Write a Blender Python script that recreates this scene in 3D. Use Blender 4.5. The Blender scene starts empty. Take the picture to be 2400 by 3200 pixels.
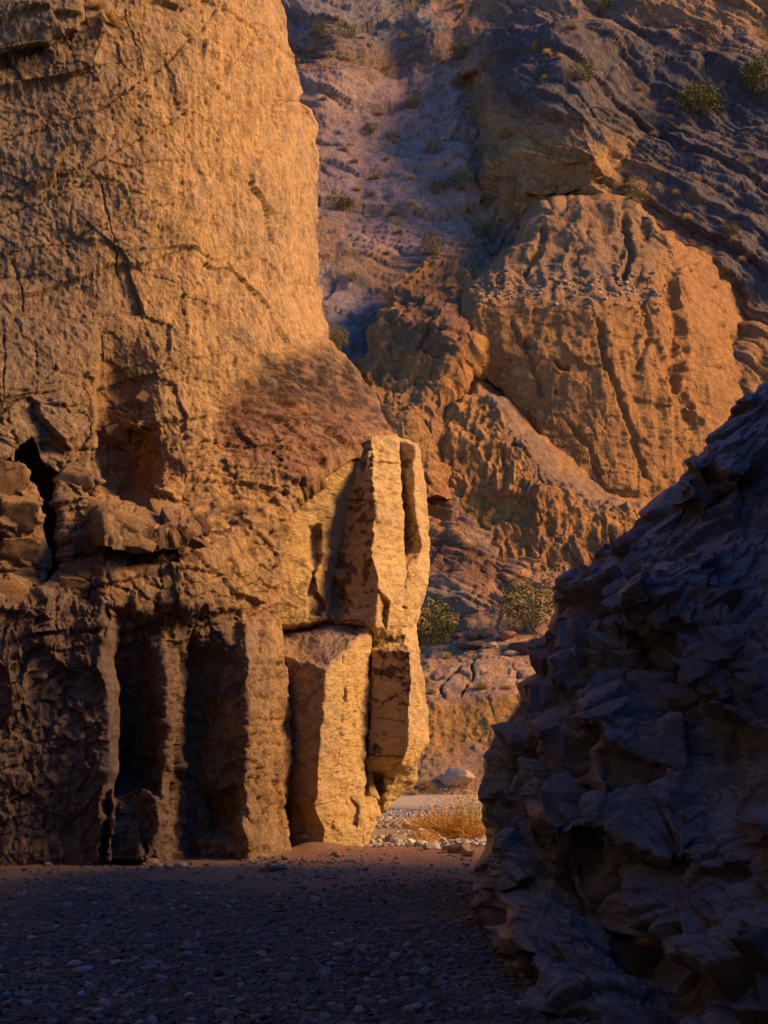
import bpy, math, random
import numpy as np

random.seed(11)
RNG = np.random.default_rng(11)
S = bpy.context.scene

# ------------------------------------------------------------------ camera
F_PX = 4396.0                       # focal length in pixels of the 2400 x 3200 photograph
TILT = math.radians(9.68)
CAM = np.array([0.0, 0.0, 1.6])
cam_d = bpy.data.cameras.new('camera')
cam_d.sensor_fit = 'VERTICAL'
cam_d.sensor_height = 36.0
cam_d.lens = 36.0 * F_PX / 3200.0
cam_d.clip_start = 0.1
cam_d.clip_end = 3000
cam = bpy.data.objects.new('camera', cam_d)
cam.location = CAM
cam.rotation_euler = (math.pi / 2 + TILT, 0, 0)
S.collection.objects.link(cam)
S.camera = cam

# ------------------------------------------------------------------ sky, sun, exposure
SUN_EL = math.radians(29)
SUN_AZ = math.radians(-4)           # measured from +X towards +Y: the light comes down the side canyon on the right
sun_dir = np.array([math.cos(SUN_EL) * math.cos(SUN_AZ), math.cos(SUN_EL) * math.sin(SUN_AZ), math.sin(SUN_EL)])
world = bpy.data.worlds.new('World')
S.world = world
world.use_nodes = True
wn = world.node_tree
sky = wn.nodes.new('ShaderNodeTexSky')
sky.sky_type = 'NISHITA'
sky.sun_disc = False
sky.sun_elevation = SUN_EL
sky.sun_rotation = math.pi / 2 - SUN_AZ
sky.air_density = 1.3
sky.dust_density = 0.1
sky.ozone_density = 5.0
bg = wn.nodes['Background']
bg.inputs['Strength'].default_value = 0.075
hs = wn.nodes.new('ShaderNodeHueSaturation')
hs.inputs['Saturation'].default_value = 1.35
hs.inputs['Hue'].default_value = 0.515
wn.links.new(sky.outputs['Color'], hs.inputs['Color'])
wn.links.new(hs.outputs['Color'], bg.inputs['Color'])

sun_d = bpy.data.lights.new('sun', 'SUN')
sun_d.energy = 3.8
sun_d.angle = math.radians(20)
sun_d.color = (1.0, 0.56, 0.20)
sun = bpy.data.objects.new('sun', sun_d)
from mathutils import Vector
sun.rotation_euler = Vector(sun_dir).to_track_quat('Z', 'Y').to_euler()
sun.location = (40, -5, 30)
S.collection.objects.link(sun)

S.view_settings.view_transform = 'Standard'
S.view_settings.look = 'None'
S.view_settings.exposure = 1.15
S.view_settings.gamma = 1.0
S.view_settings.use_curve_mapping = False
S.cycles.max_bounces = 5
S.cycles.diffuse_bounces = 4

# ------------------------------------------------------------------ numpy noise
_perm = RNG.permutation(256).astype(np.int32)
_perm = np.concatenate([_perm, _perm, _perm])
_g = RNG.normal(size=(256, 3)).astype(np.float32)
_g /= np.linalg.norm(_g, axis=1, keepdims=True)


def pnoise(p):
    p = np.asarray(p, np.float32)
    i = np.floor(p).astype(np.int32)
    f = p - i
    u = f * f * f * (f * (f * 6 - 15) + 10)
    i &= 255
    out = 0
    for dx in (0, 1):
        wx = u[:, 0] if dx else 1 - u[:, 0]
        hx = _perm[(i[:, 0] + dx) & 255]
        for dy in (0, 1):
            wy = u[:, 1] if dy else 1 - u[:, 1]
            hy = _perm[hx + ((i[:, 1] + dy) & 255)]
            for dz in (0, 1):
                wz = u[:, 2] if dz else 1 - u[:, 2]
                g = _g[_perm[hy + ((i[:, 2] + dz) & 255)]]
                d = g[:, 0] * (f[:, 0] - dx) + g[:, 1] * (f[:, 1] - dy) + g[:, 2] * (f[:, 2] - dz)
                out = out + wx * wy * wz * d
    return out * 1.6


def fbm(p, octaves=4, gain=0.5, ridged=False):
    a, s, out = 1.0, 1.0, 0
    for k in range(octaves):
        n = pnoise(p * s + 17.3 * k)
        out = out + a * ((1 - 2 * np.abs(n)) if ridged else n)
        a *= gain
        s *= 2.03
    return out


def worley(p, seed=0):
    """F1, F2, offset to the nearest centre and four random numbers of its cell"""
    p = np.asarray(p, np.float32)
    i = np.floor(p).astype(np.int32)
    n = len(p)
    f1 = np.full(n, 9e9, np.float32)
    f2 = np.full(n, 9e9, np.float32)
    best = np.zeros(n, np.int32)
    off = np.zeros((n, 3), np.float32)
    for dx in (-1, 0, 1):
        hx = _perm[(i[:, 0] + dx + seed * 7) & 255]
        for dy in (-1, 0, 1):
            hy = _perm[hx + ((i[:, 1] + dy) & 255)]
            for dz in (-1, 0, 1):
                h = _perm[hy + ((i[:, 2] + dz) & 255)]
                c = _cell[h]
                d = np.empty_like(p)
                d[:, 0] = p[:, 0] - (i[:, 0] + dx + c[:, 0])
                d[:, 1] = p[:, 1] - (i[:, 1] + dy + c[:, 1])
                d[:, 2] = p[:, 2] - (i[:, 2] + dz + c[:, 2])
                r = np.einsum('ij,ij->i', d, d)
                nb = r < f1
                f2 = np.where(nb, f1, np.minimum(f2, r))
                f1 = np.where(nb, r, f1)
                best = np.where(nb, h, best)
                off[nb] = d[nb]
    return np.sqrt(f1), np.sqrt(f2), off, _cellr[best]


_cell = RNG.random((256, 3)).astype(np.float32)
_cellr = RNG.random((256, 4)).astype(np.float32) * 2 - 1


def facets(p, tilt=0.5, step=0.5, crack=0.3, cw=0.12, seed=0, bias=None):
    """broken rock: every cell is a tilted plane at a level of its own, with joints between the cells (in cell units)"""
    f1, f2, off, r = worley(p, seed)
    d = step * r[:, 3] + tilt * np.einsum('ij,ij->i', off, r[:, :3])
    if bias is not None:
        d = d + off @ np.array(bias, np.float32)
    e = np.clip((f2 - f1) / cw, 0, 1)
    return d - crack * (1 - e) ** 2


_lay = RNG.random(512).astype(np.float32) * 2 - 1


def strata(q, lip=0.5):
    """beds of uneven strength: each stands at a depth of its own and juts out a little at its lower edge"""
    k = np.floor(q).astype(int)
    f = q - k
    return _lay[k & 511] * (1 - lip) + lip * (0.5 - f)


def sstep(a, b, x):
    t = np.clip((x - a) / (b - a), 0, 1)
    return t * t * (3 - 2 * t)


# ------------------------------------------------------------------ survey: a bearing read off the photograph and a distance give a point
def at(px, py, Y):
    px, py, Y = np.broadcast_arrays(np.asarray(px, float), np.asarray(py, float), np.asarray(Y, float))
    u = (px - 1200.0) / F_PX
    v = (1600.0 - py) / F_PX
    ry = math.cos(TILT) - v * math.sin(TILT)
    rz = math.sin(TILT) + v * math.cos(TILT)
    k = Y / ry
    return np.stack([CAM[0] + u * k, CAM[1] + Y, CAM[2] + rz * k], -1)


def seen(P):
    """bearing of world points, in photograph pixels"""
    d = P - CAM
    dep = d[:, 1] * math.cos(TILT) + d[:, 2] * math.sin(TILT)
    up = -d[:, 1] * math.sin(TILT) + d[:, 2] * math.cos(TILT)
    return 1200 + F_PX * d[:, 0] / dep, 1600 - F_PX * up / dep, dep


def interp_rows(pts, py):
    pts = sorted(pts, key=lambda q: q[1])
    return np.interp(py, [q[1] for q in pts], [q[0] for q in pts])


def table(cols, rows, vals):
    cols, rows, vals = np.array(cols, float), np.array(rows, float), np.array(vals, float)

    def fn(px, py):
        sh = px.shape
        px, py = px.ravel(), py.ravel()
        j = np.clip(np.searchsorted(cols, px) - 1, 0, len(cols) - 2)
        i = np.clip(np.searchsorted(rows, py) - 1, 0, len(rows) - 2)
        a = np.clip((px - cols[j]) / (cols[j + 1] - cols[j]), -1, 2)
        b = np.clip((py - rows[i]) / (rows[i + 1] - rows[i]), -1, 2)
        o = (vals[i, j] * (1 - a) + vals[i, j + 1] * a) * (1 - b) + (vals[i + 1, j] * (1 - a) + vals[i + 1, j + 1] * a) * b
        return o.reshape(sh)
    return fn


def blur(a, n):
    for _ in range(n):
        b = np.pad(a, 1, mode='edge')
        a = (b[:-2, 1:-1] + b[2:, 1:-1] + b[1:-1, :-2] + b[1:-1, 2:] + 2 * a) / 6
    return a


def net(rows, step=4.0, smooth=2):
    """control net (rows of bearing, bearing, distance) -> fine grids PX, PY, Y"""
    R = np.array(rows, float)
    nr, nc, _ = R.shape
    out = R
    for ax in (0, 1):
        segs = []
        m = out.shape[ax]
        for k in range(m - 1):
            a, b = np.take(out, k, ax), np.take(out, k + 1, ax)
            L = np.linalg.norm((b - a)[:, :2], axis=1).max()
            L = max(L, np.abs((b - a)[:, 2]).max() * 12)
            n = max(2, int(L / step))
            t = np.arange(n) / n
            for q in t:
                segs.append(a * (1 - q) + b * q)
        segs.append(np.take(out, m - 1, ax))
        out = np.stack(segs, ax)
    g = [out[..., k] for k in range(3)]
    g = [blur(x, smooth) for x in g]
    return g


def polydist(px, py, pts):
    d = np.full(px.shape, 1e9)
    for (x0, y0), (x1, y1) in zip(pts[:-1], pts[1:]):
        vx, vy = x1 - x0, y1 - y0
        t = np.clip(((px - x0) * vx + (py - y0) * vy) / (vx * vx + vy * vy + 1e-9), 0, 1)
        d = np.minimum(d, np.hypot(px - x0 - t * vx, py - y0 - t * vy))
    return d


def inside(px, py, poly):
    c = np.zeros(px.shape, bool)
    n = len(poly)
    for k in range(n):
        x0, y0 = poly[k]
        x1, y1 = poly[(k + 1) % n]
        if y0 == y1:
            continue
        cond = (y0 > py) != (y1 > py)
        c ^= cond & (px < (x1 - x0) * (py - y0) / (y1 - y0) + x0)
    return c


def pmask(px, py, poly, soft=12.0):
    """1 inside the polygon, 0 outside, soft edge"""
    d = polydist(px, py, list(poly) + [poly[0]])
    d = np.where(inside(px, py, poly), d, -d)
    return np.clip(d / soft * 0.5 + 0.5, 0, 1)


# ------------------------------------------------------------------ materials
def rock_material(name, rough=0.85, bump=0.5, scale=1.0, var=0.35, speck=0.3, bdist=0.05, spec=0.25, streak=None, joints=0.4):
    """rock whose mineral colour comes from the colour attribute 'rock'; grain, specks and fine relief are procedural"""
    m = bpy.data.materials.new(name)
    m.use_nodes = True
    nt = m.node_tree
    N, L = nt.nodes, nt.links
    b = N['Principled BSDF']
    b.inputs['Roughness'].default_value = rough
    b.inputs['Specular IOR Level'].default_value = spec
    at_ = N.new('ShaderNodeAttribute')
    at_.attribute_name = 'rock'
    tc = N.new('ShaderNodeTexCoord')
    mp = N.new('ShaderNodeMapping')
    if streak:
        mp.inputs['Rotation'].default_value = streak[0]
        mp.inputs['Scale'].default_value = streak[1]
    L.new(tc.outputs['Object'], mp.inputs['Vector'])
    n1 = N.new('ShaderNodeTexNoise')
    n1.inputs['Scale'].default_value = 4.0 * scale
    n1.inputs['Detail'].default_value = 8
    n1.inputs['Roughness'].default_value = 0.68
    L.new(mp.outputs['Vector'], n1.inputs['Vector'])
    n2 = N.new('ShaderNodeTexNoise')
    n2.inputs['Scale'].default_value = 34.0 * scale
    n2.inputs['Detail'].default_value = 5
    n2.inputs['Roughness'].default_value = 0.7
    L.new(mp.outputs['Vector'], n2.inputs['Vector'])
    r1 = N.new('ShaderNodeMapRange')
    r1.inputs[1].default_value = 0.3
    r1.inputs[2].default_value = 0.7
    r1.inputs[3].default_value = 1 - var
    r1.inputs[4].default_value = 1 + var
    L.new(n1.outputs['Fac'], r1.inputs[0])
    r2 = N.new('ShaderNodeMapRange')
    r2.inputs[1].default_value = 0.36
    r2.inputs[2].default_value = 0.52
    r2.inputs[3].default_value = 1 - speck
    r2.inputs[4].default_value = 1.0
    L.new(n2.outputs['Fac'], r2.inputs[0])
    mu = N.new('ShaderNodeMath')
    mu.operation = 'MULTIPLY'
    L.new(r1.outputs[0], mu.inputs[0])
    L.new(r2.outputs[0], mu.inputs[1])
    vm = N.new('ShaderNodeVectorMath')
    vm.operation = 'SCALE'
    L.new(at_.outputs['Color'], vm.inputs[0])
    L.new(mu.outputs[0], vm.inputs['Scale'])
    L.new(vm.outputs[0], b.inputs['Base Color'])
    vo = N.new('ShaderNodeTexVoronoi')
    vo.inputs['Scale'].default_value = 9.0 * scale
    L.new(mp.outputs['Vector'], vo.inputs['Vector'])
    ad = N.new('ShaderNodeMath')
    ad.operation = 'MULTIPLY_ADD'
    ad.inputs[1].default_value = 0.5
    L.new(vo.outputs['Distance'], ad.inputs[0])
    L.new(n2.outputs['Fac'], ad.inputs[2])
    a2 = N.new('ShaderNodeMath')
    a2.operation = 'ADD'
    L.new(ad.outputs[0], a2.inputs[0])
    L.new(n1.outputs['Fac'], a2.inputs[1])
    # hairline joints
    wv = N.new('ShaderNodeVectorMath')
    wv.operation = 'MULTIPLY_ADD'
    wv.inputs[1].default_value = (0.35 / scale,) * 3
    L.new(n1.outputs['Color'], wv.inputs[0])
    L.new(mp.outputs['Vector'], wv.inputs[2])
    cv = N.new('ShaderNodeTexVoronoi')
    cv.feature = 'DISTANCE_TO_EDGE'
    cv.inputs['Scale'].default_value = 2.6 * scale
    L.new(wv.outputs[0], cv.inputs['Vector'])
    cr = N.new('ShaderNodeMapRange')
    cr.inputs[1].default_value = 0.0
    cr.inputs[2].default_value = 0.045
    cr.inputs[3].default_value = 0.0
    cr.inputs[4].default_value = 1.0
    L.new(cv.outputs['Distance'], cr.inputs[0])
    a3 = N.new('ShaderNodeMath')
    a3.operation = 'MULTIPLY_ADD'
    a3.inputs[1].default_value = joints
    L.new(cr.outputs[0], a3.inputs[0])
    L.new(a2.outputs[0], a3.inputs[2])
    a2 = a3
    bp = N.new('ShaderNodeBump')
    bp.inputs['Strength'].default_value = bump
    bp.inputs['Distance'].default_value = bdist
    L.new(a2.outputs[0], bp.inputs['Height'])
    L.new(bp.outputs['Normal'], b.inputs['Normal'])
    return m


def plain_material(name, col, rough=0.8, var=0.3, scale=20, trans=0.0, spec=0.2):
    m = bpy.data.materials.new(name)
    m.use_nodes = True
    nt = m.node_tree
    N, L = nt.nodes, nt.links
    b = N['Principled BSDF']
    b.inputs['Roughness'].default_value = rough
    b.inputs['Specular IOR Level'].default_value = spec
    tc = N.new('ShaderNodeTexCoord')
    n1 = N.new('ShaderNodeTexNoise')
    n1.inputs['Scale'].default_value = scale
    n1.inputs['Detail'].default_value = 5
    L.new(tc.outputs['Object'], n1.inputs['Vector'])
    oi = N.new('ShaderNodeObjectInfo')
    r1 = N.new('ShaderNodeMapRange')
    r1.inputs[1].default_value = 0.3
    r1.inputs[2].default_value = 0.7
    r1.inputs[3].default_value = 1 - var
    r1.inputs[4].default_value = 1 + var
    L.new(n1.outputs['Fac'], r1.inputs[0])
    r2 = N.new('ShaderNodeMapRange')
    r2.inputs[3].default_value = 0.8
    r2.inputs[4].default_value = 1.2
    L.new(oi.outputs['Random'], r2.inputs[0])
    mu = N.new('ShaderNodeMath')
    mu.operation = 'MULTIPLY'
    L.new(r1.outputs[0], mu.inputs[0])
    L.new(r2.outputs[0], mu.inputs[1])
    vm = N.new('ShaderNodeVectorMath')
    vm.operation = 'SCALE'
    vm.inputs[0].default_value = col
    L.new(mu.outputs[0], vm.inputs['Scale'])
    L.new(vm.outputs[0], b.inputs['Base Color'])
    bp = N.new('ShaderNodeBump')
    bp.inputs['Strength'].default_value = 0.4
    bp.inputs['Distance'].default_value = 0.02
    L.new(n1.outputs['Fac'], bp.inputs['Height'])
    L.new(bp.outputs['Normal'], b.inputs['Normal'])
    return m


M_CLIFF = rock_material('tan_limestone', scale=1.5, bump=1.0, var=0.36, speck=0.5, bdist=0.045, joints=0.25, streak=((0, 0, 0), (1.0, 1.0, 0.85)))
M_BLOCK = rock_material('streaked_limestone', scale=1.1, bump=0.85, var=0.28, speck=0.4, bdist=0.05, joints=0.15,
                        streak=((0, math.radians(38), 0), (0.55, 1.0, 2.6)))
M_DARK = rock_material('dark_limestone', scale=1.7, bump=1.0, var=0.5, speck=0.35, bdist=0.04, rough=0.36, spec=0.85, joints=0.3, streak=((0, math.radians(25), 0), (0.6, 1.0, 2.0)))
M_HILL = rock_material('hill_rock', scale=0.38, bump=1.0, var=0.35, speck=0.45, bdist=0.26, joints=0.3)
M_CONG = rock_material('conglomerate', scale=0.6, bump=1.0, var=0.28, speck=0.55, bdist=0.2, joints=0.0)
M_GROUND = rock_material('gravelly_sand', scale=2.2, bump=0.6, var=0.35, speck=0.4, bdist=0.02, joints=0.0)
M_STONE = rock_material('stone', scale=3.0, bump=0.4, var=0.25, speck=0.25, bdist=0.01, joints=0.0)


# ------------------------------------------------------------------ object helpers
def tag(o, label=None, cat=None, group=None, kind=None):
    if label:
        o['label'] = label
    if cat:
        o['category'] = cat
    if group:
        o['group'] = group
    if kind:
        o['kind'] = kind
    return o


def make_mesh(name, verts, faces, mat, col=None, smooth=True, parent=None):
    """faces: int array n x 3 or n x 4"""
    me = bpy.data.meshes.new(name)
    verts = np.asarray(verts, np.float32)
    faces = np.asarray(faces, np.int32)
    k = faces.shape[1]
    me.vertices.add(len(verts))
    me.vertices.foreach_set('co', verts.ravel())
    me.loops.add(faces.size)
    me.loops.foreach_set('vertex_index', faces.ravel())
    me.polygons.add(len(faces))
    me.polygons.foreach_set('loop_start', np.arange(0, faces.size, k, dtype=np.int32))
    me.polygons.foreach_set('loop_total', np.full(len(faces), k, np.int32))
    me.polygons.foreach_set('use_smooth', np.full(len(faces), smooth, bool))
    me.materials.append(mat)
    if col is not None:
        c4 = np.ones((len(verts), 4), np.float32)
        c4[:, :3] = col
        ca = me.color_attributes.new('rock', 'FLOAT_COLOR', 'POINT')
        ca.data.foreach_set('color', c4.ravel())
    me.update(calc_edges=True)
    o = bpy.data.objects.new(name, me)
    S.collection.objects.link(o)
    if parent is not None:
        o.parent = parent
    return o


ALLP = []      # what has been built, as points and bearings: used to set plants and stones on it


def grid_faces(nr, nc):
    i = np.arange(nr * nc).reshape(nr, nc)
    return np.stack([i[:-1, :-1], i[1:, :-1], i[1:, 1:], i[:-1, 1:]], -1).reshape(-1, 4)


def patch(name, PX, PY, Y, mat, disp, colour, parent=None, nblur=3, record=True):
    nr, nc = PX.shape
    P = at(PX, PY, Y)
    Pn = np.stack([blur(P[..., k], nblur) for k in range(3)], -1)
    du = np.gradient(Pn, axis=1)
    dv = np.gradient(Pn, axis=0)
    n = np.cross(dv, du)
    n /= np.linalg.norm(n, axis=-1, keepdims=True) + 1e-9
    pf, nf = P.reshape(-1, 3), n.reshape(-1, 3)
    pxf, pyf = PX.ravel(), PY.ravel()
    d = disp(pf, nf, pxf, pyf)
    c = colour(pf, nf, pxf, pyf)
    # where the wall turns nearly edge-on the grid is stretched: keep only broad relief there
    e = np.maximum(np.linalg.norm(np.gradient(P, axis=1), axis=-1), np.linalg.norm(np.gradient(P, axis=0), axis=-1))
    m = blur(sstep(1.8, 4.5, e / np.median(e)), 2).ravel()
    d = d * (1 - m) + blur(d.reshape(nr, nc), 14).ravel() * m
    V = pf + nf * d[:, None]
    o = make_mesh(name, V, grid_faces(nr, nc), mat, c, parent=parent)
    if record:
        a, b, dep = seen(V)
        k = slice(None, None, 3)
        ALLP.append((a[k], b[k], dep[k], V[k], nf[k]))
    return o


def mixc(c, m, col):
    return c * (1 - m[:, None]) + np.array(col) * m[:, None]


def lines(px, py, segs):
    """joints and cracks: list of (points, half width, depth)"""
    out = np.zeros(px.shape)
    wob = None
    for pts, w, dep in segs:
        xs = [q[0] for q in pts]
        ys = [q[1] for q in pts]
        sel = (px > min(xs) - 40) & (px < max(xs) + 40) & (py > min(ys) - 40) & (py < max(ys) + 40)
        if not sel.any():
            continue
        q = np.stack([px[sel] / 26, py[sel] / 26, np.full(sel.sum(), 3.7)], -1)
        wx = pnoise(q) * 7 + pnoise(q * 3) * 3
        wy = pnoise(q + 31) * 7 + pnoise(q * 3 + 9) * 3
        dd = polydist(px[sel] + wx, py[sel] + wy, pts)
        ww = w * (0.55 + 0.9 * np.abs(pnoise(q * 0.7 + 5)))
        out[sel] = np.maximum(out[sel], dep * (1 - sstep(0.3, 1.0, dd / (ww + 1.5))))
    return out


# =================================================================== LEFT CLIFF
cliff = bpy.data.objects.new('cliff', None)
S.collection.objects.link(cliff)
cliff.location = (0, 0, 0)
tag(cliff, 'tall golden canyon cliff with fluted columns at its foot, left of the gap', 'cliff')

SIL = [(868, -260), (885, 0), (903, 150), (925, 240), (940, 320), (975, 345), (985, 400), (990, 600), (986, 800), (992, 900), (1003, 980),
       (1030, 1050), (1075, 1120), (1130, 1200), (1180, 1285), (1215, 1340), (1243, 1385), (1250, 1480), (1250, 2300), (1180, 2420), (1110, 2520), (1090, 2760)]

WC = [-260, 0, 150, 300, 450, 600, 700, 800, 900, 1000, 1100, 1200, 1280]
WR = [-260, 0, 300, 600, 900, 1050, 1200, 1350, 1500, 1650, 1850, 2300, 2760]
WV = [[21.6, 22.05, 22.23, 22.4, 22.7, 23.3, 23.9, 24.9, 27, 29, 31, 33, 34],
      [21.5, 21.95, 22.13, 22.3, 22.6, 23.2, 23.8, 24.8, 26.8, 29, 31, 33, 34],
      [21.4, 21.85, 22.03, 22.2, 22.5, 23.05, 23.65, 24.6, 26.3, 29, 31, 33, 34],
      [21.3, 21.75, 21.93, 22.1, 22.4, 22.95, 23.55, 24.4, 25.9, 28.5, 31, 33, 34],
      [21.2, 21.65, 21.83, 22, 22.3, 22.85, 23.45, 24.2, 25.6, 28, 30.5, 33, 34],
      [20.82, 21.3, 21.572, 21.84, 22.3, 22.85, 23.4, 24.1, 25.3, 27.3, 29.5, 32, 33],
      [20.3, 20.8, 21.2, 21.6, 22.3, 22.8, 23.3, 24.0, 24.9, 26.0, 27.5, 29.5, 31],
      [20.3, 20.7, 21.2, 21.5, 22.3, 22.7, 23.1, 23.5, 24.0, 24.6, 25.4, 26.6, 27.5],
      [20.3, 20.7, 21.1, 21.4, 22.2, 22.5, 22.8, 23.1, 23.4, 23.8, 24.3, 25.0, 25.5],
      [20.3, 20.7, 21.1, 21.4, 21.9, 22.2, 22.5, 22.9, 23.4, 23.9, 24.4, 25.0, 25.5],
      [20.3, 20.7, 21.1, 21.4, 21.9, 22.2, 22.6, 23.2, 23.8, 24.3, 24.7, 25.2, 25.8],
      [20.5, 20.9, 21.2, 21.6, 22.0, 22.4, 22.8, 23.4, 24.0, 24.5, 25, 25.5, 26],
      [20.5, 20.9, 21.2, 21.6, 22.0, 22.4, 22.8, 23.4, 24.0, 24.5, 25, 25.5, 26]]
w_table = table(WC, WR, WV)

# the fluted foot: distance along the wall at three heights, every row with the same edges
LOWER = [
    (1905, [(-260, 19.7), (0, 20.1), (230, 20.5), (328, 20.5), (352, 21.3), (358, 21.5), (430, 21.5), (520, 21.5), (592, 21.9), (600, 22.0), (660, 22.0), (760, 22.1), (872, 23.0), (880, 26.5), (1280, 27)]),
    (2080, [(-260, 19.7), (0, 20.1), (230, 20.5), (333, 20.45), (362, 21.4), (367, 21.8), (455, 21.85), (520, 21.5), (601, 22.4), (606, 22.55), (690, 22.4), (775, 22.15), (893, 23.6), (899, 26.5), (1280, 27)]),
    (2380, [(-260, 19.8), (0, 20.2), (230, 20.6), (338, 20.5), (370, 21.5), (375, 22.25), (450, 22.2), (515, 21.5), (602, 22.5), (607, 22.75), (680, 22.55), (765, 22.2), (908, 23.8), (914, 26.5), (1280, 27)]),
    (2700, [(-260, 20.0), (0, 20.4), (200, 20.8), (310, 20.7), (343, 21.4), (348, 22.0), (400, 22.0), (490, 21.4), (592, 22.4), (597, 22.7), (670, 22.6), (780, 22.2), (905, 23.6), (911, 26.5), (1280, 27)]),
]


def lower_profile(px, py):
    ys = [r[0] for r in LOWER]
    out = np.empty(px.shape)
    flat_x, flat_y = px, py
    for r in range(px.shape[0]):
        y = py[r, 0]
        k = int(np.clip(np.searchsorted(ys, y) - 1, 0, len(ys) - 2))
        t = np.clip((y - ys[k]) / (ys[k + 1] - ys[k]), 0, 1)
        xs = [a[0] * (1 - t) + b[0] * t for a, b in zip(LOWER[k][1], LOWER[k + 1][1])]
        zs = [a[1] * (1 - t) + b[1] * t for a, b in zip(LOWER[k][1], LOWER[k + 1][1])]
        q = np.stack([np.full(px.shape[1], 1.3), np.full(px.shape[1], y / 60.0), px[r] / 400.0], -1)
        wob = 9 * pnoise(q) + 4 * pnoise(q * 3.1)
        out[r] = np.interp(px[r] + wob, xs, zs)
    return out


def build_cliff():
    step = 3.4
    py1 = np.arange(-260, 2752, step)
    s = interp_rows(SIL, py1)
    s_j = 11 * pnoise(np.stack([py1 / 70, py1 * 0 + 9.2, py1 * 0], -1)) + 4 * pnoise(np.stack([py1 / 30, py1 * 0 + 2.2, py1 * 0], -1)) + 2.5 * pnoise(np.stack([py1 / 9, py1 * 0 + 7.2, py1 * 0], -1))
    nc = int(1500 / step)
    u = np.linspace(0, 1, nc)
    PX = -260 + (s[:, None] + 260) * u[None, :] + s_j[:, None] * u[None, :] ** 24
    PY = np.repeat(py1[:, None], nc, 1)
    Y = blur(w_table(PX, PY), 14)
    # alcove to the right of the long vertical edge
    edge = np.interp(PY, [900, 1080, 1400, 1520, 1620, 1800, 1900], [296, 300, 306, 318, 322, 338, 348])
    fade = sstep(960, 1250, PY) * (1 - sstep(1520, 1640, PY))
    Y = Y + 0.75 * fade * sstep(0, 7, PX - edge) * (1 - sstep(20, 210, PX - edge))
    m = pmask(PX, PY, [(312, 1330), (420, 1370), (450, 1450), (440, 1545), (320, 1540)], 60)
    Y = Y + 0.45 * m * (PX > edge)
    m = pmask(PX, PY, [(400, 1320), (440, 1310), (445, 1350), (415, 1365)], 14)
    Y = Y - 0.3 * m
    # ledges: each comes forward as one goes down and ends in a riser
    lip1 = np.interp(PX, [300, 420, 560, 640, 720], [1700, 1705, 1690, 1650, 1560])
    top1 = np.interp(PX, [300, 440, 560, 660, 720], [1545, 1565, 1580, 1570, 1530])
    w1 = sstep(300, 330, PX) * (1 - sstep(600, 730, PX))
    Y = Y - w1 * 1.15 * np.clip((PY - top1) / (lip1 - top1 + 1), 0, 1) * (PY < lip1) - w1 * 0.25 * (PY >= lip1)
    lip2 = np.interp(PX, [0, 220, 330, 480, 700, 850, 1000], [1890, 1860, 1800, 1790, 1745, 1640, 1500])
    w2 = (1 - sstep(640, 870, PX))
    Y = Y - w2 * 0.62 * np.clip((PY - (lip2 - 85)) / 85, 0, 1) * (PY < lip2) - w2 * 0.62 * (PY >= lip2) * (1 - sstep(1880, 1960, PY))
    # block left of the slit and the slit itself
    slit = pmask(PX, PY, [(62, 1392), (95, 1372), (112, 1440), (160, 1475), (170, 1560), (178, 1640), (198, 1760), (170, 1795), (150, 1860),
                          (30, 1898), (28, 1880), (128, 1845), (146, 1800), (140, 1700), (128, 1600), (118, 1530), (88, 1470)], 10)
    Y = Y + 1.0 * slit
    # fluted foot
    low = lower_profile(PX, PY)
    k = sstep(1880, 2060, PY + 130 * pnoise(np.stack([PX.ravel() / 60, PY.ravel() / 200, PX.ravel() * 0 + 4], -1)).reshape(PX.shape))
    k = np.where(PX < 320, sstep(1850, 1900, PY), k)
    Y = Y * (1 - k) + low * k
    # benches inside the recesses near the ground
    for poly, dy in (([(348, 2470), (430, 2450), (495, 2490), (500, 2600), (470, 2700), (340, 2700)], -0.65),
                     ([(350, 2560), (440, 2570), (450, 2700), (330, 2700)], -0.35),
                     ([(690, 2600), (760, 2560), (800, 2640), (800, 2700), (600, 2700), (605, 2610)], -0.3),
                     ([(640, 2480), (735, 2470), (740, 2620), (660, 2620)], 0.45),
                     ([(95, 2000), (200, 1990), (330, 1985), (330, 2120), (220, 2110)], -0.12),
                     ([(0, 2120), (90, 2090), (100, 2210), (0, 2260)], -0.12)):
        Y = Y + dy * pmask(PX, PY, poly, 9)
    # past the lower lip of the varnished slope the wall steps back behind the pale blocks
    lip = np.interp(PX, [860, 880, 940, 1040, 1110, 1250], [2800, 1605, 1538, 1462, 1418, 1388])
    Y = Y + 3.0 * sstep(0, 26, PY - lip) * (PX > np.interp(PY, [1600, 1905, 2080, 2380, 2700], [866, 878, 897, 912, 909]) - 4)
    # blocky overhang, upper left
    up = pmask(PX, PY, [(-300, -300), (235, -300), (250, 40), (248, 98), (160, 112), (150, 130), (0, 180), (-300, 230)], 6)
    Y = Y - 0.45 * up
    Y = Y - 0.12 * pmask(PX, PY, [(-300, 230), (0, 205), (200, 150), (300, 112), (320, 50), (350, 90), (300, 200), (230, 235), (-300, 330)], 10)
    # the shoulder behind the right edge of the upper wall
    # wrap round the corner: extra columns that run back into the hill
    ex = 16
    back = np.linspace(0, 1, ex + 1)[1:]
    PXb = PX[:, -1:] - 26 * back[None, :] ** 1.5
    Yb = Y[:, -1:] + 7.0 * back[None, :]
    PX = np.concatenate([PX, PXb], 1)
    PY = np.concatenate([PY, np.repeat(PY[:, -1:], ex, 1)], 1)
    Y = np.concatenate([Y, Yb], 1)

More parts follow.
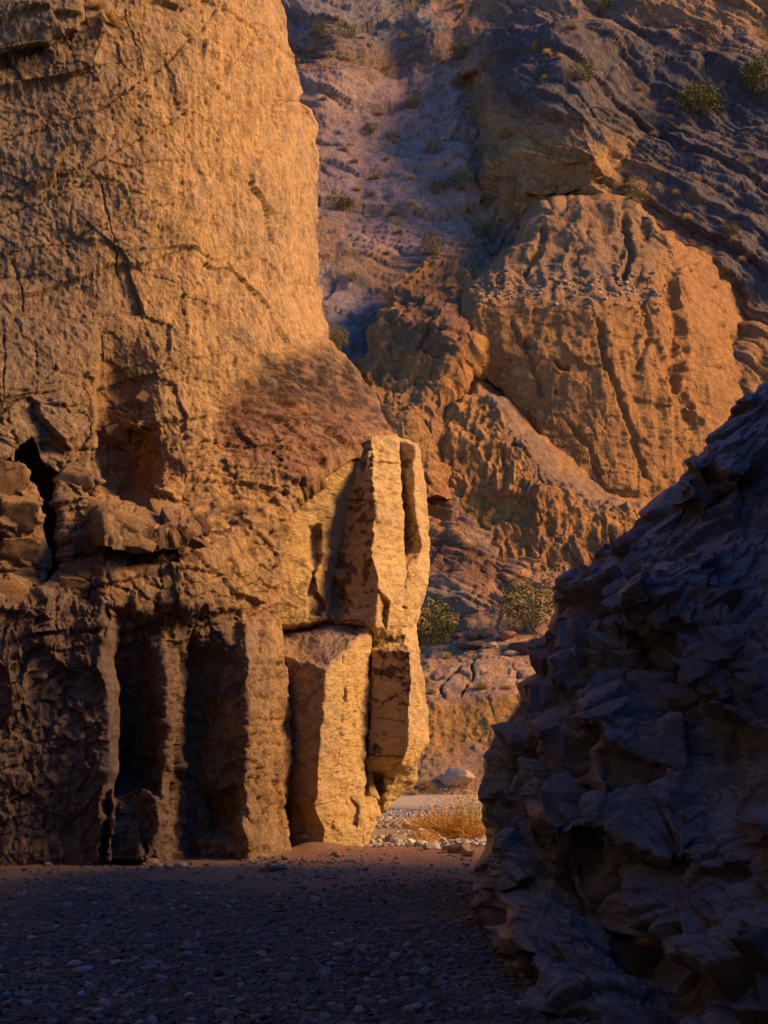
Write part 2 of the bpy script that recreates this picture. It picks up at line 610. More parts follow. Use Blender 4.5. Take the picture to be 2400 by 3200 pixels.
    crk = [([(0, 182), (90, 165), (240, 110), (330, 55)], 5, .10), ([(0, 302), (90, 282), (210, 250), (300, 222)], 2.5, .05),
           ([(0, 440), (60, 425), (190, 388), (330, 330), (390, 290), (460, 240)], 4, .09),
           ([(0, 605), (130, 568), (250, 528), (370, 470), (430, 430), (540, 380), (620, 310), (700, 235), (790, 140)], 4, .09),
           ([(0, 672), (160, 620), (280, 560), (310, 548)], 4, .10),
           ([(310, 548), (330, 640), (355, 760), (372, 850)], 3.5, .10),
           ([(460, 240), (520, 200), (580, 130), (640, 90), (680, 30)], 5, .10),
           ([(390, 30), (420, 110), (450, 190), (462, 245), (458, 330)], 2.5, .06),
           ([(210, 130), (240, 210), (250, 235), (310, 210)], 2.5, .05),
           ([(210, 760), (320, 720), (400, 690), (520, 630), (640, 560), (720, 480)], 2.5, .05),
           ([(0, 800), (90, 780), (200, 760), (330, 700)], 3, .07), ([(40, 820), (70, 900), (72, 960)], 4, .08),
           ([(300, 1080), (303, 1250), (306, 1400), (318, 1500), (322, 1620), (338, 1800), (352, 1960)], 3.0, .16),
           ([(850, 230), (862, 330), (880, 440), (890, 560)], 4, .10), ([(880, 560), (895, 660), (870, 690)], 7, .16),
           ([(770, 60), (810, 130), (830, 240)], 4, .08), ([(560, 860), (575, 960), (590, 1080)], 3, .06),
           ([(640, 820), (650, 900), (648, 1000)], 3, .06), ([(690, 1050), (700, 1150), (720, 1290)], 4, .08),
           ([(760, 900), (742, 1010), (700, 1050)], 3, .05), ([(400, 1545), (450, 1575), (510, 1600)], 4, .12),
           ([(420, 1500), (480, 1545), (520, 1560)], 4, .10), ([(330, 1640), (420, 1650), (560, 1635)], 3, .06),
           ([(12, 1000), (14, 1200), (50, 1400)], 3, .1), ([(110, 1060), (118, 1180), (112, 1320)], 3, .07),
           ([(90, 1640), (60, 1720), (0, 1740)], 3, .07), ([(230, 1640), (235, 1780)], 4, .09), ([(170, 1630), (300, 1625)], 3, .06),
           ([(170, 1870), (172, 1990), (160, 2080)], 3, .08), ([(290, 1870), (285, 1950)], 3, .06),
           ([(560, 1830), (640, 1820), (700, 1800)], 3, .07), ([(430, 1790), (435, 1880), (520, 1890)], 3, .07),
           ([(500, 1760), (510, 1850)], 3, .07), ([(620, 1720), (630, 1820)], 3, .06),
           ([(700, 1300), (760, 1330), (840, 1330)], 3, .06), ([(830, 1380), (840, 1440), (860, 1470)], 5, .09)]

    def disp(p, n, px, py):
        low = sstep(1820, 1960, py)
        mid = sstep(1120, 1350, py) * (1 - low) * (1 - 0.55 * sstep(470, 700, px))
        right = sstep(420, 760, px) * (1 - mid) * (1 - low)
        foot = low * (1 - sstep(560, 900, px) * 0.45)
        pw = p + 0.18 * np.stack([pnoise(p * 1.3), pnoise(p * 1.3 + 20), pnoise(p * 1.3 + 40)], -1)
        # beds rise gently to the right
        q = np.stack([pw[:, 0] * 0.94 - pw[:, 2] * 0.30, pw[:, 1], pw[:, 2] * 0.94 + pw[:, 0] * 0.30], -1)
        d = 0.11 * fbm(p * 0.55, 3)
        d += 0.020 * fbm(p * np.array([2.6, 2.6, 1.3]), 4)
        q[:, 2] *= np.where(py > 1930, 0.55, 1.0)
        big = facets(q * np.array([1.5, 1.5, 1.9]), 0.7, 0.55, 0.25, 0.10, 1, (0, 0, -0.3))
        d += big * (0.030 + 0.10 * mid + 0.05 * foot - 0.015 * right)
        med = facets(q * np.array([3.8, 3.8, 5.0]), 0.8, 0.5, 0.35, 0.12, 2)
        d += med * (0.010 + 0.030 * mid + 0.048 * foot)
        sm = facets(q * np.array([9.0, 9.0, 11.0]), 0.9, 0.45, 0.3, 0.15, 3)
        d += sm * (0.013 + 0.008 * mid + 0.026 * foot)
        flute = fbm(p * np.array([5.0, 5.0, 0.8]), 3, ridged=True)
        d += flute * (0.004 + 0.022 * right + 0.012 * low)
        d += 0.014 * fbm(p * np.array([11.0, 11.0, 7.0]), 3)
        qb = pw[:, 2] * 0.915 - pw[:, 0] * 0.40
        d += 0.17 * facets(q * np.array([0.42, 0.42, 0.62]) + 3.3, 0.75, 0.13, 0.0, 0.1, 15) * (1 - 0.5 * low)
        d += (0.085 * (1 - 0.65 * right) * (1 - 0.5 * low) + 0.03 * mid) * strata(qb * 1.15 + 0.25 * fbm(p * 0.5 + 5, 3), 0.45)
        d += (0.022 + 0.02 * mid) * (1 - 0.6 * right) * strata(qb * 3.6 + 0.35 * fbm(p * 0.8 + 6, 3), 0.45)
        # pock marks on the fine-grained right hand wall
        f = pnoise(p * np.array([7.0, 7.0, 3.6]) + 50)
        d -= 0.035 * sstep(0.38, 0.62, f) * (0.35 + right)
        # thin-bedded shelf with the dark varnish
        sh = pmask(px, py, [(640, 1330), (800, 1200), (1000, 1110), (1150, 1180), (1260, 1390), (1080, 1440), (930, 1560), (850, 1620), (700, 1640), (600, 1560)], 60)
        d += sh * (0.06 * strata(p[:, 2] * 4.2 + 0.35 * pw[:, 0] + 0.3 * fbm(p * 0.8 + 6, 3), 0.5) + 0.02 * strata(p[:, 2] * 10.0 + 0.6 * fbm(p * 1.1 + 7, 3), 0.5) + 0.10)
        d -= 0.55 * lines(px, py, [(a_, b_ * 0.62, c_) for a_, b_, c_ in crk])
        return d

    def colour(p, n, px, py):
        N = len(p)
        c = np.tile(np.array([0.53, 0.33, 0.145]), (N, 1))
        n1 = fbm(p * 0.5 + 9, 4)
        n2 = fbm(p * np.array([1.6, 1.6, 0.5]) + 3, 4)
        c = mixc(c, sstep(-0.1, 0.7, n1) * 0.5, (0.37, 0.26, 0.15))
        c = mixc(c, sstep(0.1, 0.7, n2) * 0.45, (0.50, 0.30, 0.12))
        wx = px + 40 * pnoise(p * 2.2) + 26 * pnoise(p * 6 + 4)
        wy = py + 34 * pnoise(p * 2.2 + 7) + 22 * pnoise(p * 6 + 14)
        # greyer left part, also darkened for its dimmer light; darker grey limestone at the foot
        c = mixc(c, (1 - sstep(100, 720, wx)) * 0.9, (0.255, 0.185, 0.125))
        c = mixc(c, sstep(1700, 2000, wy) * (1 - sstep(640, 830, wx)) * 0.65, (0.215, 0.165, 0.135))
        # desert varnish, broken into streaks
        st = fbm(p * np.array([2.6, 2.6, 11.0]) + 2, 4)
        v = pmask(wx, wy, [(840, 1110), (1010, 1090), (1110, 1150), (1190, 1270), (1140, 1330), (900, 1330), (760, 1370), (680, 1330), (750, 1230)], 40)
        c = mixc(c, v * (0.55 + 0.45 * sstep(-0.75, 0.1, st)) * 0.97, (0.030, 0.016, 0.012))
        v = pmask(wx, wy, [(700, 1280), (900, 1260), (1180, 1280), (1240, 1390), (1080, 1430), (940, 1550), (860, 1500), (740, 1470), (690, 1380)], 50)
        c = mixc(c, v * 0.8, (0.27, 0.135, 0.085))
        c = mixc(c, v * sstep(0.0, 0.4, st) * 0.9, (0.075, 0.035, 0.025))
        v = pmask(wx, wy, [(330, 1690), (620, 1610), (710, 1560), (790, 1600), (700, 1720), (480, 1790), (330, 1790)], 40)
        c = mixc(c, v * sstep(-0.35, 0.3, st) * 0.85, (0.085, 0.055, 0.045))
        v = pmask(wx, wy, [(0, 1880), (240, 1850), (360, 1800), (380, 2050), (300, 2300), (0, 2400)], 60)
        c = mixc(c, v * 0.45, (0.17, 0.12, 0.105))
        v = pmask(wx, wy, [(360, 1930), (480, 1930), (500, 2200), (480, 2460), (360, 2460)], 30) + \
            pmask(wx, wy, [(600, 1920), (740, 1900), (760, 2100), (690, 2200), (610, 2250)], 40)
        c = mixc(c, np.clip(v, 0, 1) * 0.4, (0.095, 0.068, 0.055))  # shade of the recesses between the columns put into the colour
        v = pmask(wx, wy, [(300, 1150), (420, 1230), (470, 1400), (430, 1550), (310, 1560)], 50)
        c = mixc(c, v * 0.6, (0.40, 0.20, 0.065))
        v = pmask(wx, wy, [(0, 1480), (120, 1480), (140, 1860), (0, 1880)], 40)
        c = mixc(c, v * 0.5, (0.42, 0.25, 0.11))
        # rusty and lilac blotches
        c = mixc(c, sstep(0.35, 0.8, fbm(p * 1.9 + 40, 4)) * 0.5, (0.40, 0.20, 0.10))
        c = mixc(c, sstep(0.35, 0.8, fbm(p * 2.7 + 60, 4)) * 0.45, (0.30, 0.235, 0.21))
        # dark specks and thin rain streaks
        c = mixc(c, sstep(0.30, 0.62, fbm(p * np.array([5.0, 5.0, 2.6]) + 90, 4, 0.65)) * 0.5, (0.16, 0.10, 0.06))
        return c

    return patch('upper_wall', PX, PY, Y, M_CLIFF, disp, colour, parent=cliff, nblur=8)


build_cliff()


def block_disp(amp=1.0, flute=0.01, seed=5):
    def disp(p, n, px, py):
        d = amp * (0.05 * fbm(p * 0.9 + seed, 3) + 0.016 * fbm(p * 4 + seed, 4))
        d += amp * 0.05 * facets(p * np.array([2.0, 2.0, 1.4]) + seed, 0.5, 0.35, 0.2, 0.07, seed)
        d += amp * 0.014 * facets(p * np.array([6, 6, 7.0]) + seed, 0.8, 0.5, 0.4, 0.12, seed + 1)
        # slanting striations
        a = math.radians(52)
        q = np.stack([p[:, 0] * math.cos(a) + p[:, 2] * math.sin(a), p[:, 1], -p[:, 0] * math.sin(a) + p[:, 2] * math.cos(a)], -1)
        d += flute * fbm(q * np.array([1.5, 2.0, 12.0]), 3, ridged=True)
        return d
    return disp


def block_colour(base=(0.64, 0.45, 0.20), stain=0.6, seed=3, extra=()):
    def colour(p, n, px, py):
        c = np.tile(np.array(base), (len(p), 1))
        c = mixc(c, sstep(-0.1, 0.6, fbm(p * 1.3 + seed, 4)) * 0.4, (0.54, 0.41, 0.24))
        c = mixc(c, sstep(0.0, 0.7, fbm(p * 0.8 + seed + 8, 3)) * 0.4, (0.62, 0.39, 0.14))
        pq = p + 0.22 * np.stack([pnoise(p * 2.1), pnoise(p * 2.1 + 20), pnoise(p * 2.1 + 40)], -1)
        st = fbm(pq * np.array([3.0, 3.0, 4.6]) + seed, 6, 0.62)
        big = fbm(p * 0.9 + seed + 30, 3)
        for poly, col in extra:
            c = mixc(c, pmask(px + 8 * pnoise(p * 5), py + 8 * pnoise(p * 5 + 9), poly, 8), col)
        k = 1 - sstep(850, 1010, px + 60 * pnoise(p * 1.1 + 5) + 30 * pnoise(p * 4))
        c = mixc(c, k * 0.85, (0.44, 0.28, 0.135))
        front = np.clip(-n[:, 1] * 1.2 - n[:, 0] * 0.5, 0, 1)
        c = mixc(c, sstep(0.12, 0.42, st + 0.5 * big) * stain * (0.35 + 0.65 * sstep(0.3, 0.8, front)), (0.13, 0.075, 0.045))
        return c
    return colour


# pale blocks at the right end of the cliff
def rows_upper_pillars():
    H = 3.2
    rows = [
        [(985, 1455, 24.6), (1000, 1440, 24.3), (1080, 1405, 24.7), (1128, 1385, 25.0), (1165, 1368, 24.95), (1240, 1374, 25.6), (1244, 1377, 26.6), (1294, 1392, 26.4), (1311, 1400, 26.8), (1306, 1400, 29.5)],
        [(880, 1545, 24.6), (912, 1530, 24.1), (1042, 1480, 24.75), (1108, 1468, 25.15), (1166, 1468, 24.85), (1247, 1476, 25.8), (1251, 1478, 26.7), (1292, 1482, 26.5), (1327, 1484, 27.1), (1316, 1484, 29.5)],
        [(815, 1600, 24.8), (840, 1600, 24.0), (1012, 1600, 24.85), (1078, 1600, 25.3), (1172, 1600, 24.85), (1263, 1600, 26.0), (1267, 1600, 26.9), (1299, 1600, 26.6), (1338, 1600, 27.3), (1326, 1600, 29.8)],
        [(815, 1715, 24.8), (840, 1715, 24.0), (1000, 1715, 24.85), (1064, 1715, 25.4), (1162, 1715, 24.85), (1265, 1715, 26.1), (1270, 1715, 26.95), (1316, 1715, 26.6), (1345, 1715, 27.2), (1334, 1715, 29.8)],
        [(815, 1785, 24.8), (840, 1785, 24.0), (992, 1785, 24.8), (1048, 1785, 25.4), (1180, 1785, 24.85), (1258, 1785, 25.8), (1263, 1785, 26.05), (1300, 1775, 26.2), (1347, 1785, 27.0), (1336, 1785, 29.5)],
        [(815, 1880, 24.9), (840, 1880, 24.1), (985, 1880, 24.8), (1038, 1880, 25.3), (1190, 1880, 24.85), (1255, 1880, 25.6), (1260, 1880, 25.9), (1298, 1880, 26.3), (1326, 1890, 26.9), (1316, 1890, 29.4)],
        [(815, 1950, 25.0), (845, 1950, 24.3), (975, 1945, 24.9), (1032, 1938, 25.1), (1172, 1955, 24.85), (1236, 1955, 25.5), (1246, 1955, 25.8), (1284, 1955, 26.2), (1299, 1960, 26.6), (1290, 1960, 29.3)],
        [(815, 1990, 25.6), (845, 1990, 25.0), (975, 1970, 25.6), (1034, 1965, 25.7), (1168, 1980, 25.4), (1236, 2000, 25.6), (1246, 2000, 25.9), (1284, 2000, 26.3), (1302, 2010, 26.6), (1293, 2010, 29.3)],
        [(815, 2300, 26.6), (845, 2300, 26.2), (975, 2300, 26.4), (1034, 2300, 26.4), (1168, 2300, 26.2), (1236, 2300, 26.3), (1246, 2300, 26.4), (1284, 2300, 26.8), (1302, 2300, 27.2), (1293, 2300, 29.3)],
    ]
    r0 = [(x, y - 14, z + 1.6) for x, y, z in rows[0]]
    rows[0] = [(x, y, z + 0.15) for x, y, z in rows[0]]
    return [r0] + rows


def build_block(name, rows, seed, amp=1.0, stain=0.6, base=(0.64, 0.45, 0.20), notch=(), crk=(), flute=0.01, smooth=2, step=3.2, mat=None, extra=()):
    PX, PY, Y = net(rows, step, smooth)
    qa = np.stack([PX.ravel() / 42, PY.ravel() / 42, np.full(PX.size, seed * 1.7)], -1)
    PX = PX + (5.5 * pnoise(qa) + 3.0 * pnoise(qa * 3.1)).reshape(PX.shape)
    PY = PY + (5.5 * pnoise(qa + 40) + 3.0 * pnoise(qa * 3.1 + 40)).reshape(PX.shape)
    for poly, dy in notch:
        Y = Y + dy * pmask(PX, PY, poly, 5)
    f0 = block_disp(amp, flute, seed)

    def disp(p, n, px, py):
        d = f0(p, n, px, py)
        if crk:
            d -= lines(px, py, crk)
        return d
    return patch(name, PX, PY, Y, mat or M_BLOCK, disp, block_colour(base, stain, seed, extra), parent=cliff)


build_block('rock_pillar', rows_upper_pillars(), 5, amp=0.8, stain=0.85,
            notch=[([(966, 1650), (1000, 1640), (1000, 1760), (975, 1790), (990, 1850), (1020, 1900), (1000, 1925), (962, 1925), (962, 1850), (985, 1780), (966, 1760)], 0.2),
                   ([(1040, 1800), (1075, 1840), (1090, 1890), (1060, 1940), (1035, 1910)], 0.25),
                   ([(1185, 1850), (1215, 1880), (1205, 1960), (1180, 1930)], 0.2),
                   ([(1158, 1405), (1190, 1400), (1190, 1455), (1150, 1460)], 0.07)],
            crk=[([(1030, 1940), (1100, 1940), (1170, 1955)], 3, .08), ([(1262, 1500), (1266, 1740), (1262, 1900)], 2, .10),
                 ([(1165, 1440), (1250, 1452)], 2.5, .08), ([(1100, 1560), (1180, 1570), (1240, 1540)], 3, .05)])

slab_rows = [
    [(860, 1935, 26.3), (890, 1920, 26.0), (1020, 1900, 25.9), (1166, 1926, 25.75), (1170, 1928, 26.6)],
    [(860, 2050, 24.8), (886, 2050, 24.0), (1019, 2092, 23.5), (1164, 1938, 25.35), (1169, 1940, 26.6)],
    [(860, 2205, 24.8), (890, 2205, 23.95), (1005, 2260, 23.45), (1156, 2150, 25.25), (1161, 2150, 26.6)],
    [(860, 2400, 24.8), (895, 2400, 24.0), (993, 2425, 23.5), (1140, 2380, 25.1), (1146, 2380, 26.6)],
    [(860, 2490, 24.9), (905, 2490, 24.1), (985, 2520, 23.6), (1134, 2480, 25.0), (1140, 2480, 26.4)],
    [(860, 2570, 25.0), (910, 2570, 24.3), (1012, 2590, 24.0), (1136, 2590, 24.8), (1141, 2590, 26.2)],
    [(860, 2700, 25.0), (912, 2700, 24.3), (1010, 2700, 24.1), (1137, 2690, 24.7), (1142, 2690, 26.0)],
]
build_block('rock_slab', slab_rows, 8, amp=0.8, stain=0.35, flute=0.014, smooth=1,
            extra=[([(900, 1900), (1172, 1900), (1166, 1940), (1019, 2094), (860, 2070)], (0.30, 0.215, 0.175))],
            notch=[([(1068, 2155), (1078, 2150), (1080, 2195), (1070, 2198)], 0.16), ([(1043, 2275), (1050, 2272), (1050, 2305), (1042, 2305)], 0.14),
                   ([(1060, 2060), (1068, 2050), (1070, 2085), (1062, 2090)], 0.12), ([(1090, 2490), (1120, 2520), (1115, 2580), (1085, 2580)], 0.12)],
            crk=[([(1085, 2020), (1080, 2150), (1060, 2300), (1050, 2420)], 1.6, .04), ([(990, 2520), (1060, 2500), (1130, 2400)], 2.5, .06)])

d_rows = [
    [(1148, 1950, 27.0), (1168, 1955, 25.9), (1258, 1960, 25.75), (1299, 1965, 26.5), (1292, 1965, 30)],
    [(1146, 2012, 27.0), (1168, 2012, 25.8), (1264, 2008, 25.5), (1304, 2008, 26.3), (1296, 2008, 30)],
    [(1143, 2032, 26.6), (1163, 2034, 25.3), (1280, 2036, 25.05), (1311, 2030, 25.95), (1302, 2030, 30)],
    [(1138, 2150, 26.6), (1158, 2150, 25.25), (1284, 2150, 24.95), (1329, 2150, 26.05), (1320, 2150, 30)],
    [(1132, 2260, 26.6), (1150, 2260, 25.25), (1280, 2260, 24.95), (1342, 2255, 26.1), (1332, 2255, 30)],
    [(1126, 2330, 26.6), (1145, 2330, 25.25), (1272, 2330, 25.0), (1338, 2325, 25.95), (1328, 2325, 29)],
    [(1120, 2372, 26.6), (1141, 2368, 25.25), (1262, 2378, 25.05), (1300, 2375, 25.8), (1292, 2375, 29)],
    [(1118, 2405, 26.8), (1139, 2402, 25.9), (1240, 2412, 25.65), (1306, 2415, 26.2), (1298, 2415, 29)],
    [(1116, 2450, 26.8), (1137, 2452, 25.8), (1230, 2450, 25.9), (1292, 2448, 26.4), (1284, 2448, 29)],
    [(1114, 2515, 26.8), (1135, 2515, 25.5), (1195, 2510, 25.8), (1238, 2500, 26.4), (1230, 2500, 29)],
    [(1112, 2570, 26.6), (1133, 2570, 25.2), (1158, 2565, 25.5), (1184, 2556, 26.1), (1178, 2556, 29)],
    [(1110, 2680, 26.4), (1130, 2680, 24.9), (1136, 2680, 25.3), (1140, 2675, 25.8), (1136, 2675, 28)],
]
build_block('rock_block', d_rows, 12, amp=0.9, stain=0.95, flute=0.004, smooth=1,
            notch=[([(1160, 2410), (1200, 2410), (1205, 2470), (1190, 2500), (1168, 2470)], 0.3),
                   ([(1180, 2500), (1200, 2495), (1195, 2540), (1185, 2535)], 0.2)],
            crk=[([(1160, 2050), (1158, 2200), (1145, 2340), (1150, 2365)], 2, .10), ([(1150, 2358), (1200, 2365), (1260, 2362)], 2, .06),
                 ([(1170, 2240), (1260, 2255)], 2, .04)])

# ledge of the hillside that shows as a dark plate beside the pillars' top is part of the pillars' cap
cap = [[(1236, 1378, 29), (1262, 1374, 28.6), (1298, 1392, 28.2)], [(1236, 1392, 27.2), (1262, 1392, 27.0), (1296, 1396, 26.9)],
       [(1236, 1402, 27.2), (1262, 1402, 27.0), (1294, 1404, 26.9)]]
build_block('cap_slab', cap, 15, amp=0.3, stain=0.2, base=(0.16, 0.13, 0.13))

# =================================================================== RIGHT ROCK OUTCROP
RS = [(2620, 1000), (2500, 1090), (2400, 1190), (2330, 1252), (2270, 1330), (2190, 1400), (2112, 1480), (2080, 1555), (1960, 1640), (1900, 1690), (1868, 1735), (1830, 1775), (1775, 1800),
      (1735, 1895), (1700, 1990), (1662, 2070), (1650, 2130), (1594, 2200), (1570, 2268), (1532, 2310), (1512, 2385), (1516, 2500), (1500, 2600), (1480, 2700), (1496, 2850),
      (1530, 2920), (1556, 3000), (1572, 3100), (1582, 3200), (1595, 3420)]


def build_outcrop():
    step = 3.6
    py1 = np.arange(1000, 3421, step)
    s = interp_rows(RS, py1)
    s = s - 9 + 7 * pnoise(np.stack([py1 / 45, py1 * 0 + 5.2, py1 * 0], -1)) + 4 * pnoise(np.stack([py1 / 14, py1 * 0 + 1.2, py1 * 0], -1))
    nc = 420
    u = np.linspace(0, 1, nc)
    PX = s[:, None] + (2720 - s[:, None]) * u[None, :]
    PY = np.repeat(py1[:, None], nc, 1)
    ridge = np.interp(py1, [1000, 1250, 1800, 2300, 2700, 2850, 3000, 3200, 3420], [16.3, 15.6, 14.9, 14.4, 13.9, 13.2, 11.9, 10.2, 8.6])
    edge = np.interp(py1, [1000, 1250, 1800, 2200, 2700, 3200, 3420], [15.9, 15.0, 11.9, 10.0, 7.9, 6.2, 5.6])
    Y = ridge[:, None] + (edge - ridge)[:, None] * (u[None, :] ** 0.85)
    Y = Y - 0.35 * np.sin(np.clip(u * 8, 0, 1) * math.pi / 2)[None, :] + 0.3
    # broad slabs of the outcrop: polygon, how far out, slope of the face (metres per 100 px)
    planes = np.zeros_like(Y)
    for poly, out, sx, sy in (
            ([(1842, 2330), (1990, 2205), (2130, 2200), (2280, 2300), (2330, 2480), (2230, 2650), (2100, 2700), (1985, 2640), (1850, 2560)], .34, -.10, -.34),
            ([(1600, 2830), (1700, 2790), (1860, 2900), (2060, 3080), (2250, 3220), (2250, 3420), (1900, 3300), (1690, 3050), (1600, 2930)], .42, -.18, -.40),
            ([(1800, 2240), (1830, 2180), (1960, 2150), (2080, 2200), (2040, 2320), (1880, 2310)], .45, -.05, -.50),
            ([(1560, 2610), (1640, 2600), (1740, 2640), (1700, 2760), (1620, 2790), (1580, 2720)], .34, -.1, -.30),
            ([(2110, 2060), (2260, 1990), (2420, 2010), (2560, 2120), (2500, 2300), (2300, 2260), (2150, 2160)], .25, -.1, -.35),
            ([(1960, 1860), (2120, 1760), (2300, 1690), (2520, 1660), (2560, 1850), (2300, 1960), (2060, 1960)], .12, -.05, -.40),
            ([(2090, 1560), (2180, 1440), (2300, 1380), (2420, 1300), (2520, 1340), (2300, 1500), (2200, 1590)], .22, -.05, -.42),
            ([(2330, 2560), (2450, 2500), (2620, 2560), (2620, 2760), (2420, 2720)], .35, -.1, -.35),
            ([(1690, 2560), (1790, 2480), (1960, 2440), (1940, 2560), (1830, 2600), (1720, 2620)], .30, -.10, -.45)):
        cx = np.mean([q[0] for q in poly])
        cy = np.mean([q[1] for q in poly])
        qw = np.stack([PX.ravel() / 50, PY.ravel() / 50, np.full(PX.size, cx)], -1)
        m = pmask(PX + 14 * pnoise(qw).reshape(PX.shape), PY + 14 * pnoise(qw + 30).reshape(PX.shape), poly, 14)
        Y0 = Y[(np.abs(PY - cy) < 40) & (np.abs(PX - cx) < 40)].mean()
        pl = Y0 - out + sx * (PX - cx) / 100 + sy * (PY - cy) / 100
        Y = Y * (1 - m) + np.minimum(pl, Y + 0.05) * m
        planes = np.maximum(planes, m)
    Y = blur(Y, 2)
    # hollows between the big blocks
    for poly, dy in (([(1600, 2380), (1690, 2330), (1700, 2560), (1620, 2600), (1560, 2560)], .45),
                     ([(1790, 2330), (1850, 2330), (1990, 2400), (2080, 2420), (1960, 2450), (1800, 2440)], .4),
                     ([(1790, 2690), (1870, 2700), (1900, 2860), (2050, 2960), (2150, 3060), (2200, 3200), (2060, 3090), (1850, 2890), (1770, 2790)], .5),
                     ([(1960, 2000), (2040, 1990), (2060, 2060), (2100, 2200), (2020, 2190), (1940, 2090)], .2),
                     ([(2180, 1480), (2230, 1430), (2250, 1560), (2150, 1600)], .3)):
        Y = Y + dy * blur(pmask(PX, PY, poly, 40), 6)
    # back of the ridge
    ex = 26
    back = np.linspace(1, 0, ex + 1)[:-1]
    PXb = PX[:, :1] + 210 * back[None, :] ** 1.15
    Yb = Y[:, :1] + 5.5 * back[None, :]
    PYb = PY[:, :1] + 60 * back[None, :]
    PX = np.concatenate([PXb, PX], 1)
    Y = np.concatenate([Yb, Y], 1)
    PY = np.concatenate([PYb, PY], 1)

    def disp(p, n, px, py):
        pw = p + 0.10 * np.stack([pnoise(p * 2), pnoise(p * 2 + 20), pnoise(p * 2 + 40)], -1)
        a = math.radians(-34)
        q = np.stack([pw[:, 0] * math.cos(a) + pw[:, 2] * math.sin(a), pw[:, 1], -pw[:, 0] * math.sin(a) + pw[:, 2] * math.cos(a)], -1)
        mid = pmask(px, py, [(1750, 1900), (2100, 1750), (2600, 1980), (2600, 2300), (2250, 2200), (1900, 2180), (1700, 2200)], 90)
        smooth = pmask(px, py, [(1980, 1760), (2160, 1640), (2520, 1580), (2560, 1860), (2300, 1920)], 60)
        th = np.radians(32 - 62 * sstep(1900, 2750, py))
        f = p[:, 2] * np.cos(th) - p[:, 0] * np.sin(th) - p[:, 1] * 0.25 + 0.07 * fbm(p * 0.7 + 3, 2)
        along = p[:, 0] * np.cos(th) + p[:, 2] * np.sin(th)
        d = 0.08 * fbm(p * 0.8 + 4, 3)
        q2 = np.stack([along, p[:, 1], f], -1) + 0.03 * np.stack([pnoise(p * 2), pnoise(p * 2 + 20), pnoise(p * 2 + 40)], -1)
        d += 0.26 * facets(q2 * np.array([0.72, 0.72, 1.15]), 0.55, 0.26, 0.12, 0.04, 6, (0.25, 0, -0.95)) * (1 - 0.75 * smooth) * (1 - 0.4 * mid)
        d += 0.10 * facets(q2 * np.array([2.0, 2.0, 3.1]), 0.75, 0.30, 0.15, 0.05, 7, (0.2, 0, -1.0)) * (1 - 0.75 * smooth)
        d += (0.028 + 0.030 * mid) * facets(q2 * np.array([5.5, 5.5, 9.5]), 0.6, 0.5, 0.3, 0.08, 8, (0.1, 0, -0.8))
        d += 0.008 * facets(q2 * np.array([14, 14, 24.0]), 0.7, 0.5, 0.4, 0.12, 9)
        d += 0.035 * strata(f * 5.2, 0.7) * (1 - 0.5 * smooth)
        d += 0.008 * fbm(p * 10, 3)
        return d

    def colour(p, n, px, py):
        c = np.tile(np.array([0.25, 0.245, 0.265]), (len(p), 1))
        c = mixc(c, sstep(-0.2, 0.6, fbm(p * 1.1 + 2, 4)) * 0.6, (0.34, 0.345, 0.385))
        c = mixc(c, sstep(0.1, 0.5, fbm(p * 1.7 + 12, 4)) * 0.7, (0.11, 0.085, 0.075))
        v = np.abs(pnoise(p * np.array([1.2, 1.2, 3.0]) + 80))
        c = mixc(c, (1 - sstep(0.0, 0.012, v)) * 0.6, (0.42, 0.38, 0.34))
        return c
    o = patch('rock_outcrop', PX, PY, Y, M_DARK, disp, colour, nblur=60)
    tag(o, 'dark blocky limestone outcrop in shade, in the lower right foreground of the wash', 'rock outcrop')
    return o


OUTCROP = build_outcrop()


